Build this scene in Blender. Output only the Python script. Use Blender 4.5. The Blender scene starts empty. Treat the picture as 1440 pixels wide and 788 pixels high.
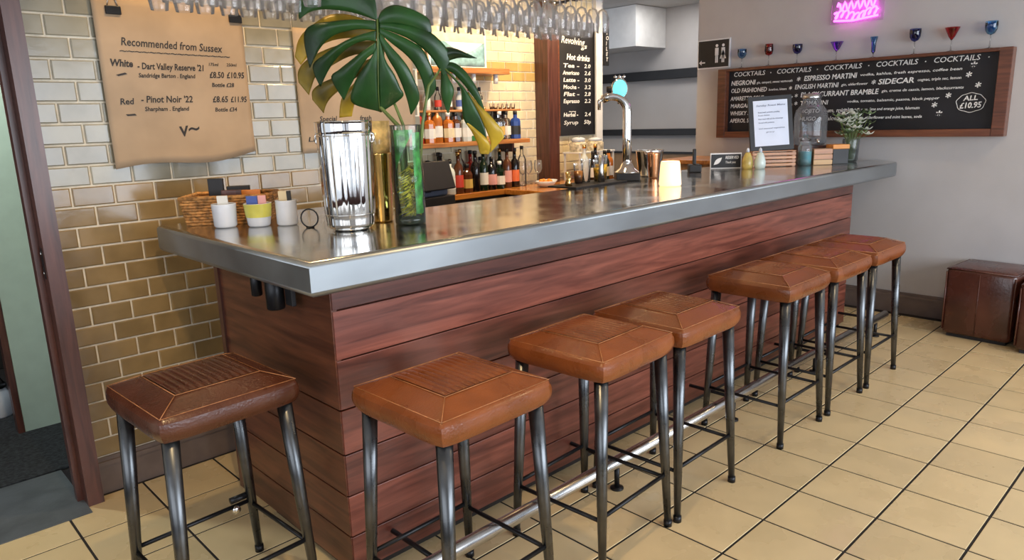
import bpy, bmesh, math, random
from mathutils import Vector, Matrix
random.seed(7)
R = math.radians; PI = math.pi
C = bpy.context.scene.collection
S = bpy.context.scene

# ------------------------------------------------------------ camera
cam = bpy.data.objects.new('camera', bpy.data.cameras.new('camera')); C.objects.link(cam)
cam.data.sensor_width = 36; cam.data.lens = 1007.9/1440*36
yaw, pitch, roll = 0.8127, 0.2203, 0.0313
f_ = Vector((math.cos(pitch)*math.cos(yaw), math.cos(pitch)*math.sin(yaw), -math.sin(pitch)))
r_ = Vector((math.sin(yaw), -math.cos(yaw), 0)); d_ = f_.cross(r_)
r2 = r_*math.cos(roll)+d_*math.sin(roll); d2 = -r_*math.sin(roll)+d_*math.cos(roll)
m = Matrix((r2, -d2, -f_)).transposed().to_4x4(); m.translation = (0, 0, 1.5)
cam.matrix_world = m
S.camera = cam

# ------------------------------------------------------------ world, lights, exposure
w = bpy.data.worlds.new('world'); S.world = w; w.use_nodes = True
bg = w.node_tree.nodes['Background']; bg.inputs[0].default_value = (0.80, 0.88, 1.0, 1); bg.inputs[1].default_value = .95
S.view_settings.view_transform = 'Standard'; S.view_settings.look = 'None'
S.view_settings.exposure = 0.18; S.view_settings.gamma = 1

def area(name, loc, target, sx, sy, power, col):
    l = bpy.data.lights.new(name, 'AREA'); l.shape = 'RECTANGLE'; l.size = sx; l.size_y = sy
    l.energy = power; l.color = col
    o = bpy.data.objects.new(name, l); C.objects.link(o); o.location = loc
    o.rotation_euler = (Vector(target)-Vector(loc)).to_track_quat('-Z', 'Y').to_euler(); return o
def spot(name, loc, target, power, col, size=70, blend=.6, rad=.04):
    l = bpy.data.lights.new(name, 'SPOT'); l.energy = power; l.color = col; l.spot_size = R(size); l.spot_blend = blend; l.shadow_soft_size = rad
    o = bpy.data.objects.new(name, l); C.objects.link(o); o.location = loc
    o.rotation_euler = (Vector(target)-Vector(loc)).to_track_quat('-Z', 'Y').to_euler(); return o
area('window_daylight', (3.0, -2.95, 1.5), (3.2, 2, .8), 5.0, 1.7, 225, (.82, .90, 1.0))
area('shopfront_daylight', (-2.65, 0.2, 1.5), (2, 1.6, .6), 4.0, 1.7, 44, (.90, .94, 1.0))
WARM = (1.0, .66, .30)
for x in (1.25, 2.1, 3.0, 3.9):
    spot('bar_downlight', (x, 2.75, 2.55), (x, 2.95, 1.0), 26, WARM, 110)
for x in (3.3, 4.3, 5.2):
    spot('back_bar_downlight', (x, 3.75, 2.55), (x, 4.45, 1.4), 56, (1.0, .72, .40), 120)
spot('doorway_light', (.2, 3.75, 2.4), (.6, 4.2, .8), 60, (.92, 1.0, .95), 120)
spot('floor_warm_light', (.55, 1.1, 2.55), (.75, 2.3, 0), 60, (1.0, .70, .35), 90)
spot('room_downlight', (3.2, .3, 2.55), (3.2, .3, 0), 24, (1.0, .74, .42), 130)
spot('room_downlight', (5.0, .2, 2.55), (5.3, .6, 0), 24, (1.0, .70, .38), 120)
area('corridor_light', (6.3, 4.3, 2.6), (6.4, 4.5, 0), .6, .6, 9, (.95, .92, .88))

# ------------------------------------------------------------ materials
def nodes(name):
    mt = bpy.data.materials.new(name); mt.use_nodes = True
    return mt, mt.node_tree, mt.node_tree.nodes['Principled BSDF']
def mat(name, col, rough=.5, metal=0., var=.12, scale=12., bump=.0, bscale=80., stretch=(1, 1, 1), rnd=.0, coat=0., spec=.5, sheen=0, alpha=None, rvar=.0):
    mt, nt, b = nodes(name); N = nt.nodes; L = nt.links
    tc = N.new('ShaderNodeTexCoord'); mp = N.new('ShaderNodeMapping'); mp.inputs['Scale'].default_value = stretch
    oi = N.new('ShaderNodeObjectInfo')
    L.new(tc.outputs['Object'], mp.inputs['Vector'])
    ad = N.new('ShaderNodeVectorMath'); ad.operation = 'ADD'; sc = N.new('ShaderNodeVectorMath'); sc.operation = 'SCALE'
    cx = N.new('ShaderNodeCombineXYZ')
    for i in range(3): L.new(oi.outputs['Random'], cx.inputs[i])
    L.new(cx.outputs[0], sc.inputs[0]); sc.inputs['Scale'].default_value = 37.0
    L.new(mp.outputs[0], ad.inputs[0]); L.new(sc.outputs[0], ad.inputs[1])
    ns = N.new('ShaderNodeTexNoise'); ns.inputs['Scale'].default_value = scale; ns.inputs['Detail'].default_value = 3
    L.new(ad.outputs[0], ns.inputs['Vector'])
    mr = N.new('ShaderNodeMapRange'); mr.interpolation_type = 'SMOOTHSTEP'; mr.inputs['From Min'].default_value = .22; mr.inputs['From Max'].default_value = .78
    mr.inputs['To Min'].default_value = 1-var*1.6; mr.inputs['To Max'].default_value = 1+var*1.6
    L.new(ns.outputs['Fac'], mr.inputs['Value'])
    rr = N.new('ShaderNodeMapRange'); rr.inputs['To Min'].default_value = 1-rnd; rr.inputs['To Max'].default_value = 1+rnd
    L.new(oi.outputs['Random'], rr.inputs['Value'])
    mu = N.new('ShaderNodeMath'); mu.operation = 'MULTIPLY'; L.new(mr.outputs[0], mu.inputs[0]); L.new(rr.outputs[0], mu.inputs[1])
    vm = N.new('ShaderNodeVectorMath'); vm.operation = 'SCALE'; vm.inputs[0].default_value = col[:3]; L.new(mu.outputs[0], vm.inputs['Scale'])
    L.new(vm.outputs[0], b.inputs['Base Color'])
    b.inputs['Roughness'].default_value = rough; b.inputs['Metallic'].default_value = metal
    b.inputs['Specular IOR Level'].default_value = spec; b.inputs['Coat Weight'].default_value = coat; b.inputs['Coat Roughness'].default_value = .15
    if rvar:
        rv = N.new('ShaderNodeMapRange'); rv.inputs['From Min'].default_value = .3; rv.inputs['From Max'].default_value = .7
        rv.inputs['To Min'].default_value = max(.02, rough-rvar); rv.inputs['To Max'].default_value = rough+rvar
        L.new(ns.outputs['Fac'], rv.inputs['Value']); L.new(rv.outputs[0], b.inputs['Roughness'])
    if bump:
        n2 = N.new('ShaderNodeTexNoise'); n2.inputs['Scale'].default_value = bscale; n2.inputs['Detail'].default_value = 4
        L.new(ad.outputs[0], n2.inputs['Vector'])
        bp = N.new('ShaderNodeBump'); bp.inputs['Strength'].default_value = bump; bp.inputs['Distance'].default_value = .004
        L.new(n2.outputs['Fac'], bp.inputs['Height']); L.new(bp.outputs[0], b.inputs['Normal'])
    return mt
def wood(name, c1, c2, axis=0, rough=.35, scale=5., rnd=.25, coat=.2):
    mt, nt, b = nodes(name); N = nt.nodes; L = nt.links
    tc = N.new('ShaderNodeTexCoord'); mp = N.new('ShaderNodeMapping'); oi = N.new('ShaderNodeObjectInfo')
    st = [9., 9., 9.]; st[axis] = .7; mp.inputs['Scale'].default_value = st
    L.new(tc.outputs['Object'], mp.inputs['Vector'])
    cx = N.new('ShaderNodeCombineXYZ'); sc = N.new('ShaderNodeVectorMath'); sc.operation = 'SCALE'; sc.inputs['Scale'].default_value = 53.
    for i in range(3): L.new(oi.outputs['Random'], cx.inputs[i])
    L.new(cx.outputs[0], sc.inputs[0]); ad = N.new('ShaderNodeVectorMath'); ad.operation = 'ADD'
    L.new(mp.outputs[0], ad.inputs[0]); L.new(sc.outputs[0], ad.inputs[1])
    ns = N.new('ShaderNodeTexNoise'); ns.inputs['Scale'].default_value = scale; ns.inputs['Detail'].default_value = 8; ns.inputs['Distortion'].default_value = .6
    L.new(ad.outputs[0], ns.inputs['Vector'])
    cr = N.new('ShaderNodeValToRGB'); cr.color_ramp.elements[0].position = .32; cr.color_ramp.elements[0].color = (*c1, 1)
    cr.color_ramp.elements[1].position = .68; cr.color_ramp.elements[1].color = (*c2, 1)
    L.new(ns.outputs['Fac'], cr.inputs[0])
    rr = N.new('ShaderNodeMapRange'); rr.inputs['To Min'].default_value = 1-rnd; rr.inputs['To Max'].default_value = 1+rnd; L.new(oi.outputs['Random'], rr.inputs['Value'])
    vm = N.new('ShaderNodeVectorMath'); vm.operation = 'SCALE'; L.new(cr.outputs[0], vm.inputs[0]); L.new(rr.outputs[0], vm.inputs['Scale'])
    L.new(vm.outputs[0], b.inputs['Base Color']); b.inputs['Roughness'].default_value = rough; b.inputs['Coat Weight'].default_value = coat; b.inputs['Coat Roughness'].default_value = .25
    bp = N.new('ShaderNodeBump'); bp.inputs['Strength'].default_value = .15; bp.inputs['Distance'].default_value = .003
    L.new(ns.outputs['Fac'], bp.inputs['Height']); L.new(bp.outputs[0], b.inputs['Normal'])
    return mt
def glass(name, tint=(1, 1, 1), ior=1.45, rough=.02, strength=1.0, haze=0.):
    """thin-walled glass: fresnel mix of clear and mirror"""
    mt = bpy.data.materials.new(name); mt.use_nodes = True; nt = mt.node_tree; N = nt.nodes; L = nt.links
    N.clear(); o = N.new('ShaderNodeOutputMaterial'); mx = N.new('ShaderNodeMixShader'); t = N.new('ShaderNodeBsdfTransparent'); g = N.new('ShaderNodeBsdfGlossy')
    t.inputs[0].default_value = (*tint, 1); g.inputs['Roughness'].default_value = rough
    fr = N.new('ShaderNodeFresnel'); fr.inputs[0].default_value = ior
    mm = N.new('ShaderNodeMath'); mm.operation = 'MULTIPLY'; mm.inputs[1].default_value = strength; mm.use_clamp = True
    L.new(fr.outputs[0], mm.inputs[0])
    L.new(mm.outputs[0], mx.inputs[0]); L.new(t.outputs[0], mx.inputs[1]); L.new(g.outputs[0], mx.inputs[2])
    if haze:
        df = N.new('ShaderNodeBsdfDiffuse'); df.inputs[0].default_value = (.85, .86, .88, 1); tr = N.new('ShaderNodeBsdfTranslucent'); tr.inputs[0].default_value = (.85, .86, .88, 1)
        m2 = N.new('ShaderNodeMixShader'); m2.inputs[0].default_value = .5; L.new(df.outputs[0], m2.inputs[1]); L.new(tr.outputs[0], m2.inputs[2])
        m3 = N.new('ShaderNodeMixShader'); m3.inputs[0].default_value = haze; L.new(mx.outputs[0], m3.inputs[1]); L.new(m2.outputs[0], m3.inputs[2]); L.new(m3.outputs[0], o.inputs[0])
    else: L.new(mx.outputs[0], o.inputs[0])
    return mt
def emit(name, col, s, base=None):
    mt, nt, b = nodes(name); b.inputs['Base Color'].default_value = (*(base or col), 1); b.inputs['Emission Color'].default_value = (*col, 1); b.inputs['Emission Strength'].default_value = s
    return mt

M = dict(
 wall=mat('wall_paint', (.50, .48, .475), .7, var=.03, scale=3, bump=.15, bscale=120),
 ceiling=mat('ceiling_paint', (.62, .60, .58), .8, var=.02),
 grout=mat('pale_grout', (.78, .70, .56), .8, var=.08, scale=30),
 brick_up=mat('sage_glazed_tile', (.27, .25, .185), .16, var=.10, scale=7, rnd=.10, bump=.12, bscale=22, rvar=.04),
 brick_lo=mat('olive_glazed_tile', (.25, .17, .075), .16, var=.12, scale=7, rnd=.12, bump=.12, bscale=22, rvar=.04),
 cream_tile=mat('cream_glazed_tile', (.72, .62, .42), .2, var=.05, scale=6, rnd=.04, bump=.08, bscale=22),
 ochre_tile=mat('ochre_glazed_tile', (.52, .36, .13), .2, var=.06, scale=6, rnd=.08, bump=.08, bscale=22),
 floor_grout=mat('dark_floor_grout', (.022, .017, .014), .95, var=.2, scale=40),
 floor_tile=mat('buff_floor_tile', (.66, .50, .27), .30, var=.04, scale=5, rnd=.06, bump=.10, bscale=26, rvar=.10),
 zinc_edge=mat('zinc_edge_sheet', (.34, .37, .39), .40, .9, var=.08, scale=5, rvar=.05, stretch=(.4, 1, 1)),
 zinc=mat('zinc_sheet', (.60, .59, .56), .17, 1.0, var=.10, scale=6, bump=.03, bscale=14, rvar=.07),
 bar_wood=wood('bar_hardwood', (.085, .022, .014), (.22, .066, .042), 0, .34, 4, .30),
 bar_wood_y=wood('bar_end_hardwood', (.06, .018, .010), (.17, .055, .025), 1, .36, 4, .15),
 dark_wood=wood('dark_door_wood', (.045, .014, .010), (.115, .040, .028), 2, .35, 5, .08),
 shelf_wood=wood('orange_shelf_wood', (.30, .11, .03), (.55, .24, .07), 0, .35, 5, .1),
 counter_wood=wood('varnished_counter_wood', (.36, .12, .02), (.62, .26, .05), 0, .2, 4, .05, .6),
 frame_wood=wood('red_brown_frame_wood', (.09, .028, .014), (.20, .065, .03), 1, .3, 5, .1),
 leather=mat('tan_leather', (.215, .056, .011), .30, var=.13, scale=9, bump=.35, bscale=140, rnd=.10, rvar=.08, coat=.2),
 leather_shaded=mat('shaded_tan_leather', (.085, .024, .010), .28, var=.12, scale=9, bump=.35, bscale=140, rnd=.05, rvar=.08, coat=.2),  # the tan leather again, with shade painted into its colour
 stitch=mat('pale_stitching', (.40, .16, .055), .5, var=.2, scale=60),
 ottoman=mat('ottoman_leather', (.075, .022, .013), .28, var=.25, scale=5, bump=.3, bscale=60, rvar=.08, coat=.2),
 steel=mat('gunmetal_steel', (.115, .12, .125), .30, .95, var=.15, scale=14, rvar=.06),
 black_steel=mat('black_steel', (.02, .02, .022), .35, .6, var=.1),
 chrome=mat('polished_steel', (.80, .79, .77), .06, 1.0, var=.02),
 brushed=mat('brushed_steel', (.60, .60, .60), .25, 1.0, var=.06, scale=20, stretch=(1, 20, 20)),
 copper=mat('copper', (.75, .38, .20), .18, 1.0, var=.06),
 gold=mat('brass_gold', (.80, .52, .18), .15, 1.0, var=.06),
 black=mat('matt_black', (.012, .012, .014), .5, var=.1),
 chalk_board=mat('chalkboard_black', (.010, .010, .014), .55, var=.35, scale=3),
 chalk=mat('white_chalk_pen', (.85, .85, .83), .7, var=.15, scale=90),
 white=mat('white_paint', (.80, .80, .80), .5, var=.03),
 paper=mat('white_paper', (.72, .78, .92), .6, var=.02),
 kraft=mat('kraft_paper', (.41, .295, .19), .75, var=.08, scale=5, bump=.2, bscale=8),
 ink=mat('black_ink', (.02, .014, .01), .6, var=.05),
 ink_grey=mat('grey_ink', (.25, .27, .35), .6, var=.05),
 skirting=mat('grey_brown_skirting', (.16, .12, .105), .45, var=.08),
 slate=mat('grey_threshold', (.085, .095, .105), .5, var=.15, scale=8, bump=.2),
 doormat=mat('charcoal_mat', (.018, .020, .023), .95, var=.5, scale=60, bump=1., bscale=150),
 green_paint=mat('pale_green_paint', (.50, .62, .52), .5, var=.03),
 dark=mat('dark_cupboard', (.02, .015, .012), .8),
 leaf=mat('monstera_green', (.014, .058, .010), .36, var=.45, scale=6, bump=.2, bscale=40, rvar=.05),
 leaf_yellow=mat('yellowed_leaf', (.46, .30, .02), .35, var=.35, scale=7),
 leaf_olive=mat('olive_leaf_underside', (.22, .16, .015), .4, var=.5, scale=6),
 stem=mat('stem_green', (.12, .17, .04), .4, var=.2),
 clear=glass('clear_glass', (.985, .985, .98), 1.5, .02, 1.2, .03),
 rack_glass=glass('stemware_glass', (.97, .97, .975), 1.5, .08, 1.3, .14),
 green_glass=glass('green_water_glass', (.78, .95, .80), 1.33, .02, 1.),
 bl_glass=glass('blue_glass', (.18, .45, .75), 1.5, .03, 1.5),
 navy_glass=glass('navy_glass', (.05, .07, .35), 1.5, .03, 1.5),
 red_glass=glass('red_glass', (.55, .02, .03), 1.5, .03, 1.5),
 purple_glass=glass('violet_glass', (.28, .15, .75), 1.5, .03, 1.5),
 teal=mat('teal_glaze', (.10, .42, .48), .25, var=.1),
 wicker=mat('wicker_cane', (.42, .20, .06), .6, var=.4, scale=60),
 ceramic_white=mat('white_ceramic', (.62, .66, .74), .25, var=.04),
 ceramic_yellow=mat('yellow_glazed_ceramic', (.55, .52, .10), .25, var=.1),
 brown_trim=mat('tan_wainscot', (.34, .21, .11), .5, var=.08),
 neon=emit('pink_neon', (1.0, .10, .85), 4.5),
 candle_glow=emit('candle_glow', (1.0, .56, .24), 1.5, (.9, .75, .6)),
 badge_glow=emit('cyan_badge', (.10, .75, .95), 1.6),
 blue_art=mat('pale_teal_paint', (.22, .42, .48), .6, var=.25, scale=14),
)
def liquid(n, c, r=.1): 
    if n not in M: M[n] = mat(n, c, r, var=.08)
    return M[n]

# ------------------------------------------------------------ mesh builder
class MB:
    def __init__(s): s.v = []; s.f = []; s.sm = []
    def add(s, vs, fs, smooth=False, mtx=None):
        o = len(s.v)
        for p in vs:
            p = Vector(p); s.v.append(mtx @ p if mtx else p)
        for f in fs: s.f.append([i+o for i in f]); s.sm.append(smooth)
        return s
    def box(s, x0, y0, z0, x1, y1, z1, c=0., mtx=None):
        if c <= 0:
            vs = [(x, y, z) for x in (x0, x1) for y in (y0, y1) for z in (z0, z1)]
            return s.add(vs, [(0, 1, 3, 2), (4, 6, 7, 5), (0, 4, 5, 1), (2, 3, 7, 6), (0, 2, 6, 4), (1, 5, 7, 3)], False, mtx)
        bm = bmesh.new(); bmesh.ops.create_cube(bm, size=1)
        for v in bm.verts: v.co = Vector(((x0+x1)/2+v.co.x*(x1-x0), (y0+y1)/2+v.co.y*(y1-y0), (z0+z1)/2+v.co.z*(z1-z0)))
        bmesh.ops.bevel(bm, geom=bm.edges[:], offset=c, segments=2, profile=.5, affect='EDGES')
        bm.verts.index_update(); s.add([v.co.copy() for v in bm.verts], [[v.index for v in f.verts] for f in bm.faces], False, mtx); bm.free(); return s
    def lathe(s, prof, n=20, loc=(0, 0, 0), mtx=None, smooth=True):
        vs = []; fs = []
        for r, z in prof:
            for i in range(n): a = 2*PI*i/n; vs.append((loc[0]+r*math.cos(a), loc[1]+r*math.sin(a), loc[2]+z))
        k = len(prof)
        for j in range(k-1):
            for i in range(n): i2 = (i+1) % n; fs.append((j*n+i, j*n+i2, (j+1)*n+i2, (j+1)*n+i))
        if prof[0][0] > 1e-4: fs.append(tuple(range(n))[::-1])
        if prof[-1][0] > 1e-4 and abs(prof[-1][1]-prof[0][1]) > 1e-6 and not getattr(s, 'open', False): fs.append(tuple((k-1)*n+i for i in range(n)))
        return s.add(vs, fs, smooth, mtx)
    def tube(s, pts, r, n=8, caps=True):
        pts = [Vector(p) for p in pts]; rs = r if isinstance(r, (list, tuple)) else [r]*len(pts)
        vs = []; fs = []; up = None
        for i, p in enumerate(pts):
            t = (pts[min(i+1, len(pts)-1)]-pts[max(i-1, 0)]).normalized()
            if up is None: up = t.orthogonal().normalized()
            up = (up-t*up.dot(t)).normalized(); b = t.cross(up)
            for k in range(n): a = 2*PI*k/n; vs.append(p+(up*math.cos(a)+b*math.sin(a))*rs[i])
        for i in range(len(pts)-1):
            for k in range(n): k2 = (k+1) % n; fs.append((i*n+k, i*n+k2, (i+1)*n+k2, (i+1)*n+k))
        if caps: fs.append(tuple(range(n))[::-1]); fs.append(tuple((len(pts)-1)*n+k for k in range(n)))
        return s.add(vs, fs, True)
    def grid(s, fn, nu, nv, smooth=True):
        vs = [fn(i/nu, j/nv) for i in range(nu+1) for j in range(nv+1)]
        fs = [(i*(nv+1)+j, (i+1)*(nv+1)+j, (i+1)*(nv+1)+j+1, i*(nv+1)+j+1) for i in range(nu) for j in range(nv)]
        return s.add(vs, fs, smooth)
    def mesh(s, name):
        me = bpy.data.meshes.new(name); me.from_pydata([tuple(v) for v in s.v], [], s.f)
        for p, f in zip(me.polygons, s.sm): p.use_smooth = f
        me.validate(); return me
    def build(s, name, m, parent=None, loc=(0, 0, 0), rot=None, label=None, kind=None):
        me = s.mesh(name); me.materials.append(m); return link(name, me, parent, loc, rot, label, kind)
def link(name, me, parent=None, loc=(0, 0, 0), rot=None, label=None, kind=None):
    o = bpy.data.objects.new(name, me); C.objects.link(o); o.location = loc
    if rot: o.rotation_euler = rot
    if parent: o.parent = parent
    if label: o['label'] = label
    if kind: o['kind'] = kind
    return o
def thing(name, label, cat, loc=(0, 0, 0), rz=0, group=None):
    o = bpy.data.objects.new(name, None); C.objects.link(o); o.location = loc; o.rotation_euler = (0, 0, rz)
    o['label'] = label; o['category'] = cat
    if group: o['group'] = group
    return o
def tag(o, label, cat, group=None):
    o['label'] = label; o['category'] = cat
    if group: o['group'] = group
    return o
def copy_tree(o, parent=None):
    c = o.copy(); C.objects.link(c)
    if parent: c.parent = parent
    for ch in list(o.children): copy_tree(ch, c)
    return c
def solid(o, t):
    md = o.modifiers.new('thick', 'SOLIDIFY'); md.thickness = t; md.offset = 0; return o
def bev(o, wd, seg=2):
    md = o.modifiers.new('bevel', 'BEVEL'); md.width = wd; md.segments = seg; md.limit_method = 'ANGLE'; return o
def obox(name, m, parent, a, b, c=0, label=None, kind=None):
    """box whose origin is its own centre-bottom"""
    cx, cy, cz = (a[0]+b[0])/2, (a[1]+b[1])/2, a[2]
    return MB().box(a[0]-cx, a[1]-cy, 0, b[0]-cx, b[1]-cy, b[2]-cz, c).build(name, m, parent, (cx, cy, cz), None, label, kind)
_fontcache = {}
def text_mesh(s, size, shear=0., sx=1., bold=0.):
    cu = bpy.data.curves.new('lettering', 'FONT'); cu.body = s; cu.size = size; cu.shear = shear; cu.extrude = .0004; cu.resolution_u = 2; cu.offset = bold*size
    o = bpy.data.objects.new('lettering', cu); C.objects.link(o)
    dg = bpy.context.evaluated_depsgraph_get(); me = bpy.data.meshes.new_from_object(o.evaluated_get(dg))
    bpy.data.objects.remove(o)
    if sx != 1.:
        for v in me.vertices: v.co.x *= sx
    return me
def text_join(name, items, m, parent, loc, rot, label=None):
    """items: (string, x, y, size, width or None, tilt) laid in one mesh"""
    bm = bmesh.new()
    for it in items:
        s, x, y, size = it[:4]; wd = it[4] if len(it) > 4 else None; tilt = it[5] if len(it) > 5 else 0; bold = it[6] if len(it) > 6 else .012
        me = text_mesh(s, size, .15, 1., bold)
        if len(me.vertices) == 0: continue
        ww = max(v.co.x for v in me.vertices); k = wd/ww if wd else 1.
        for v in me.vertices:
            px = v.co.x*k; py = v.co.y
            v.co.x = x+px*math.cos(tilt)-py*math.sin(tilt); v.co.y = y+px*math.sin(tilt)+py*math.cos(tilt)
        bm.from_mesh(me); bpy.data.meshes.remove(me)
    me = bpy.data.meshes.new(name); bm.to_mesh(me); bm.free(); me.materials.clear(); me.materials.append(m)
    return link(name, me, parent, loc, rot, label, 'stuff')
ROT_YWALL = (R(90), 0, 0)          # text on a wall facing -y
ROT_XWALL = (R(90), 0, R(-90))     # text on a wall facing -x

# ============================================================ THE SETTING
FX0, FX1, FY0, FY1 = -1.2, 5.66, -2.6, 4.5
fl = MB().box(-2.5, -2.8, -.12, 7.1, 3.25, -.0025)
fl.box(2.4, 3.25, -.12, 7.1, 6.2, -.006)
floor = fl.build('floor', M['floor_grout'], kind='structure')
xl = [2.044+.295*b for b in range(-1, 13)]; xl = [1.42, 1.094, .787, .48, .175, -.12, -.42]+xl; xl.sort()
yl = [1.731-.298*a for a in range(-5, 9)]; yl.sort()
tile_meshes = {}
def floor_tile(x0, x1, y0, y1, g=.0045):
    k = (round(x1-x0, 3), round(y1-y0, 3))
    if k not in tile_meshes:
        a, b = k[0]/2-g, k[1]/2-g; q = .0012
        vs = [(-a, -b, -.01), (a, -b, -.01), (a, b, -.01), (-a, b, -.01), (-a, -b, -.0015), (a, -b, -.0015), (a, b, -.0015), (-a, b, -.0015), (-a+q, -b+q, 0), (a-q, -b+q, 0), (a-q, b-q, 0), (-a+q, b-q, 0)]
        fs = [(0, 1, 5, 4), (1, 2, 6, 5), (2, 3, 7, 6), (3, 0, 4, 7), (4, 5, 9, 8), (5, 6, 10, 9), (6, 7, 11, 10), (7, 4, 8, 11), (8, 9, 10, 11)]
        me = MB().add(vs, fs).mesh('floor_tile'); me.materials.append(M['floor_tile']); tile_meshes[k] = me
    return k
nt_ = 0; far = MB()
def seen(x, y, z, mg=60):
    v = Vector((x, y, z-1.5)); dz = v.dot(f_)
    if dz < .1: return False
    u = 720+1007.9*v.dot(r2)/dz; vv = 394+1007.9*v.dot(d2)/dz
    return -mg < u < 1440+mg and -mg < vv < 788+mg
for i in range(len(xl)-1):
    for j in range(len(yl)-1):
        x0, x1, y0, y1 = xl[i], xl[i+1], yl[j], yl[j+1]
        if x0 < 1.0 and y0 > 3.1: continue
        x1 = min(x1, 5.66); y1 = min(y1, 3.25)
        if x1-x0 < .02 or y1-y0 < .02: continue
        cx, cy = (x0+x1)/2, (y0+y1)/2
        hid = (1.1 < cx < 4.95 and cy > 2.0)
        if any(seen(a, b, 0, 20) for a in (x0, x1) for b in (y0, y1)) and not hid and nt_ < 295:
            k = floor_tile(x0, x1, y0, y1)
            link('floor_tile', tile_meshes[k], floor, (cx, cy, 0)); nt_ += 1
        else: far.box(x0+.0045, y0+.0045, -.01, x1-.0045, y1-.0045, 0)
far.build('floor_tile_spread', M['floor_tile'], floor, kind='stuff')

def tile_wall(wall, xa, xb, za, zb, y, pick, pal, x_off, z_off, L=.155, H=.081, g=.0040, limit=298):
    """running-bond wall tiles facing -y; those inside pick() are single parts"""
    meshes = {}; n = 0; rest = {}
    def me_for(wd, hh, m):
        k = (round(wd, 3), round(hh, 3), m.name)
        if k not in meshes:
            a, b, q, t = k[0]/2-g, k[1]/2-g, .004, .007
            vs = [(-a, 0, -b), (a, 0, -b), (a, 0, b), (-a, 0, b), (-a, -t+.002, -b), (a, -t+.002, -b), (a, -t+.002, b), (-a, -t+.002, b), (-a+q, -t, -b+q), (a-q, -t, -b+q), (a-q, -t, b-q), (-a+q, -t, b-q)]
            fs = [(0, 1, 5, 4), (1, 2, 6, 5), (2, 3, 7, 6), (3, 0, 4, 7), (4, 5, 9, 8), (5, 6, 10, 9), (6, 7, 11, 10), (7, 4, 8, 11), (8, 9, 10, 11)]
            me = MB().add(vs, fs).mesh('wall_tile'); me.materials.append(m); meshes[k] = me
        return meshes[k]
    r = math.floor((za-z_off)/H)
    while z_off+r*H < zb-.01:
        z0, z1 = max(za, z_off+r*H), min(zb, z_off+(r+1)*H)
        off = x_off + (L/2 if r % 2 else 0); k = math.floor((xa-off)/L)
        while off+k*L < xb-.005:
            x0, x1 = max(xa, off+k*L), min(xb, off+(k+1)*L); k += 1
            if x1-x0 < .015 or z1-z0 < .015: continue
            cx, cz = (x0+x1)/2, (z0+z1)/2; m = pal(cz)
            if pick(cx, cz) and n < limit:
                o = link('wall_tile', me_for(x1-x0, z1-z0, m), wall, (cx, y, cz)); n += 1
            else:
                rest.setdefault(m.name, (MB(), m))[0].box(x0+g, y-.007, z0+g, x1-g, y, z1-g)
        r += 1
    for mb, m in rest.values(): mb.build('wall_tile_spread', m, wall, kind='stuff')

# left tiled wall with the doorway in it
wl = MB().box(.60, 3.25, -.01, 2.42, 3.42, 2.6).box(-2.5, 3.25, 2.1, .60, 3.42, 2.6).box(-2.5, 3.25, -.01, -.35, 3.42, 2.1)
wall_left = wl.build('wall_left', M['grout'], kind='structure')
tile_wall(wall_left, .62, 2.42, .16, 2.6, 3.25, lambda x, z: x < 1.78 and z < 2.08 and not (x > 1.12 and z < .62), lambda z: M['brick_up'] if z > 1.30 else M['brick_lo'], .70, 1.86, .155, .081)
# return wall and back wall of the bar
MB().box(2.30, 3.421, -.01, 2.419, 4.5, 2.6).build('wall_return', M['wall'], kind='structure')
wall_back = MB().box(2.30, 4.5, -.01, 5.50, 4.62, 2.6).build('wall_back', M['grout'], kind='structure')
tile_wall(wall_back, 2.56, 5.46, .96, 2.6, 4.5, lambda x, z: 3.9 < x < 5.5 and .95 < z < 2.3, lambda z: M['ochre_tile'] if 1.81 < z < 1.97 else M['cream_tile'], 4.02, 1.811, .155, .079)
# far wall with the chalkboard, corridor beyond
MB().box(5.66, -2.6, -.01, 5.80, 3.55, 2.6).build('wall_right', M['wall'], kind='structure')
MB().box(7.0, 3.0, -.01, 7.1, 6.2, 2.75).build('wall_corridor', M['wall'], kind='structure')
MB().box(5.5, 6.1, -.01, 7.0, 6.2, 2.75).build('wall_corridor_end', M['wall'], kind='structure')
MB().box(5.80, 3.0, -.01, 7.0, 3.1, 2.75).build('wall_corridor_side', M['wall'], kind='structure')
MB().box(-2.5, -2.8, 2.6, 5.8, 4.62, 2.72).build('ceiling', M['ceiling'], kind='structure')
MB().box(5.5, 3.0, 2.64, 7.1, 6.2, 2.75).build('ceiling_corridor', M['ceiling'], kind='structure')
MB().box(6.45, 4.80, 2.22, 6.995, 6.095, 2.635).build('trim_1', M['white'], kind='structure')
# street side: unseen mullioned shopfront behind the camera, added to streak the steel's reflections
def shopfront(name, along, a0, a1, at_, n):
    mb = MB()
    def bx(u0, u1, z0, z1, t=.05):
        if along == 'x': mb.box(u0, at_-t, z0, u1, at_+t, z1)
        else: mb.box(at_-t, u0, z0, at_+t, u1, z1)
    bx(a0, a1, -.01, .55, .08); bx(a0, a1, 2.32, 2.6, .08)
    for k in range(n+1):
        u = a0+(a1-a0)*k/n; bx(max(a0, u-.05), min(a1, u+.05), .551, 2.319)
    mb.build(name, M['dark_wood'], kind='structure')
shopfront('added_window_1', 'x', -2.4, 5.55, -2.72, 7)
shopfront('added_window_2', 'y', -2.6, 3.2, -2.42, 5)
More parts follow.
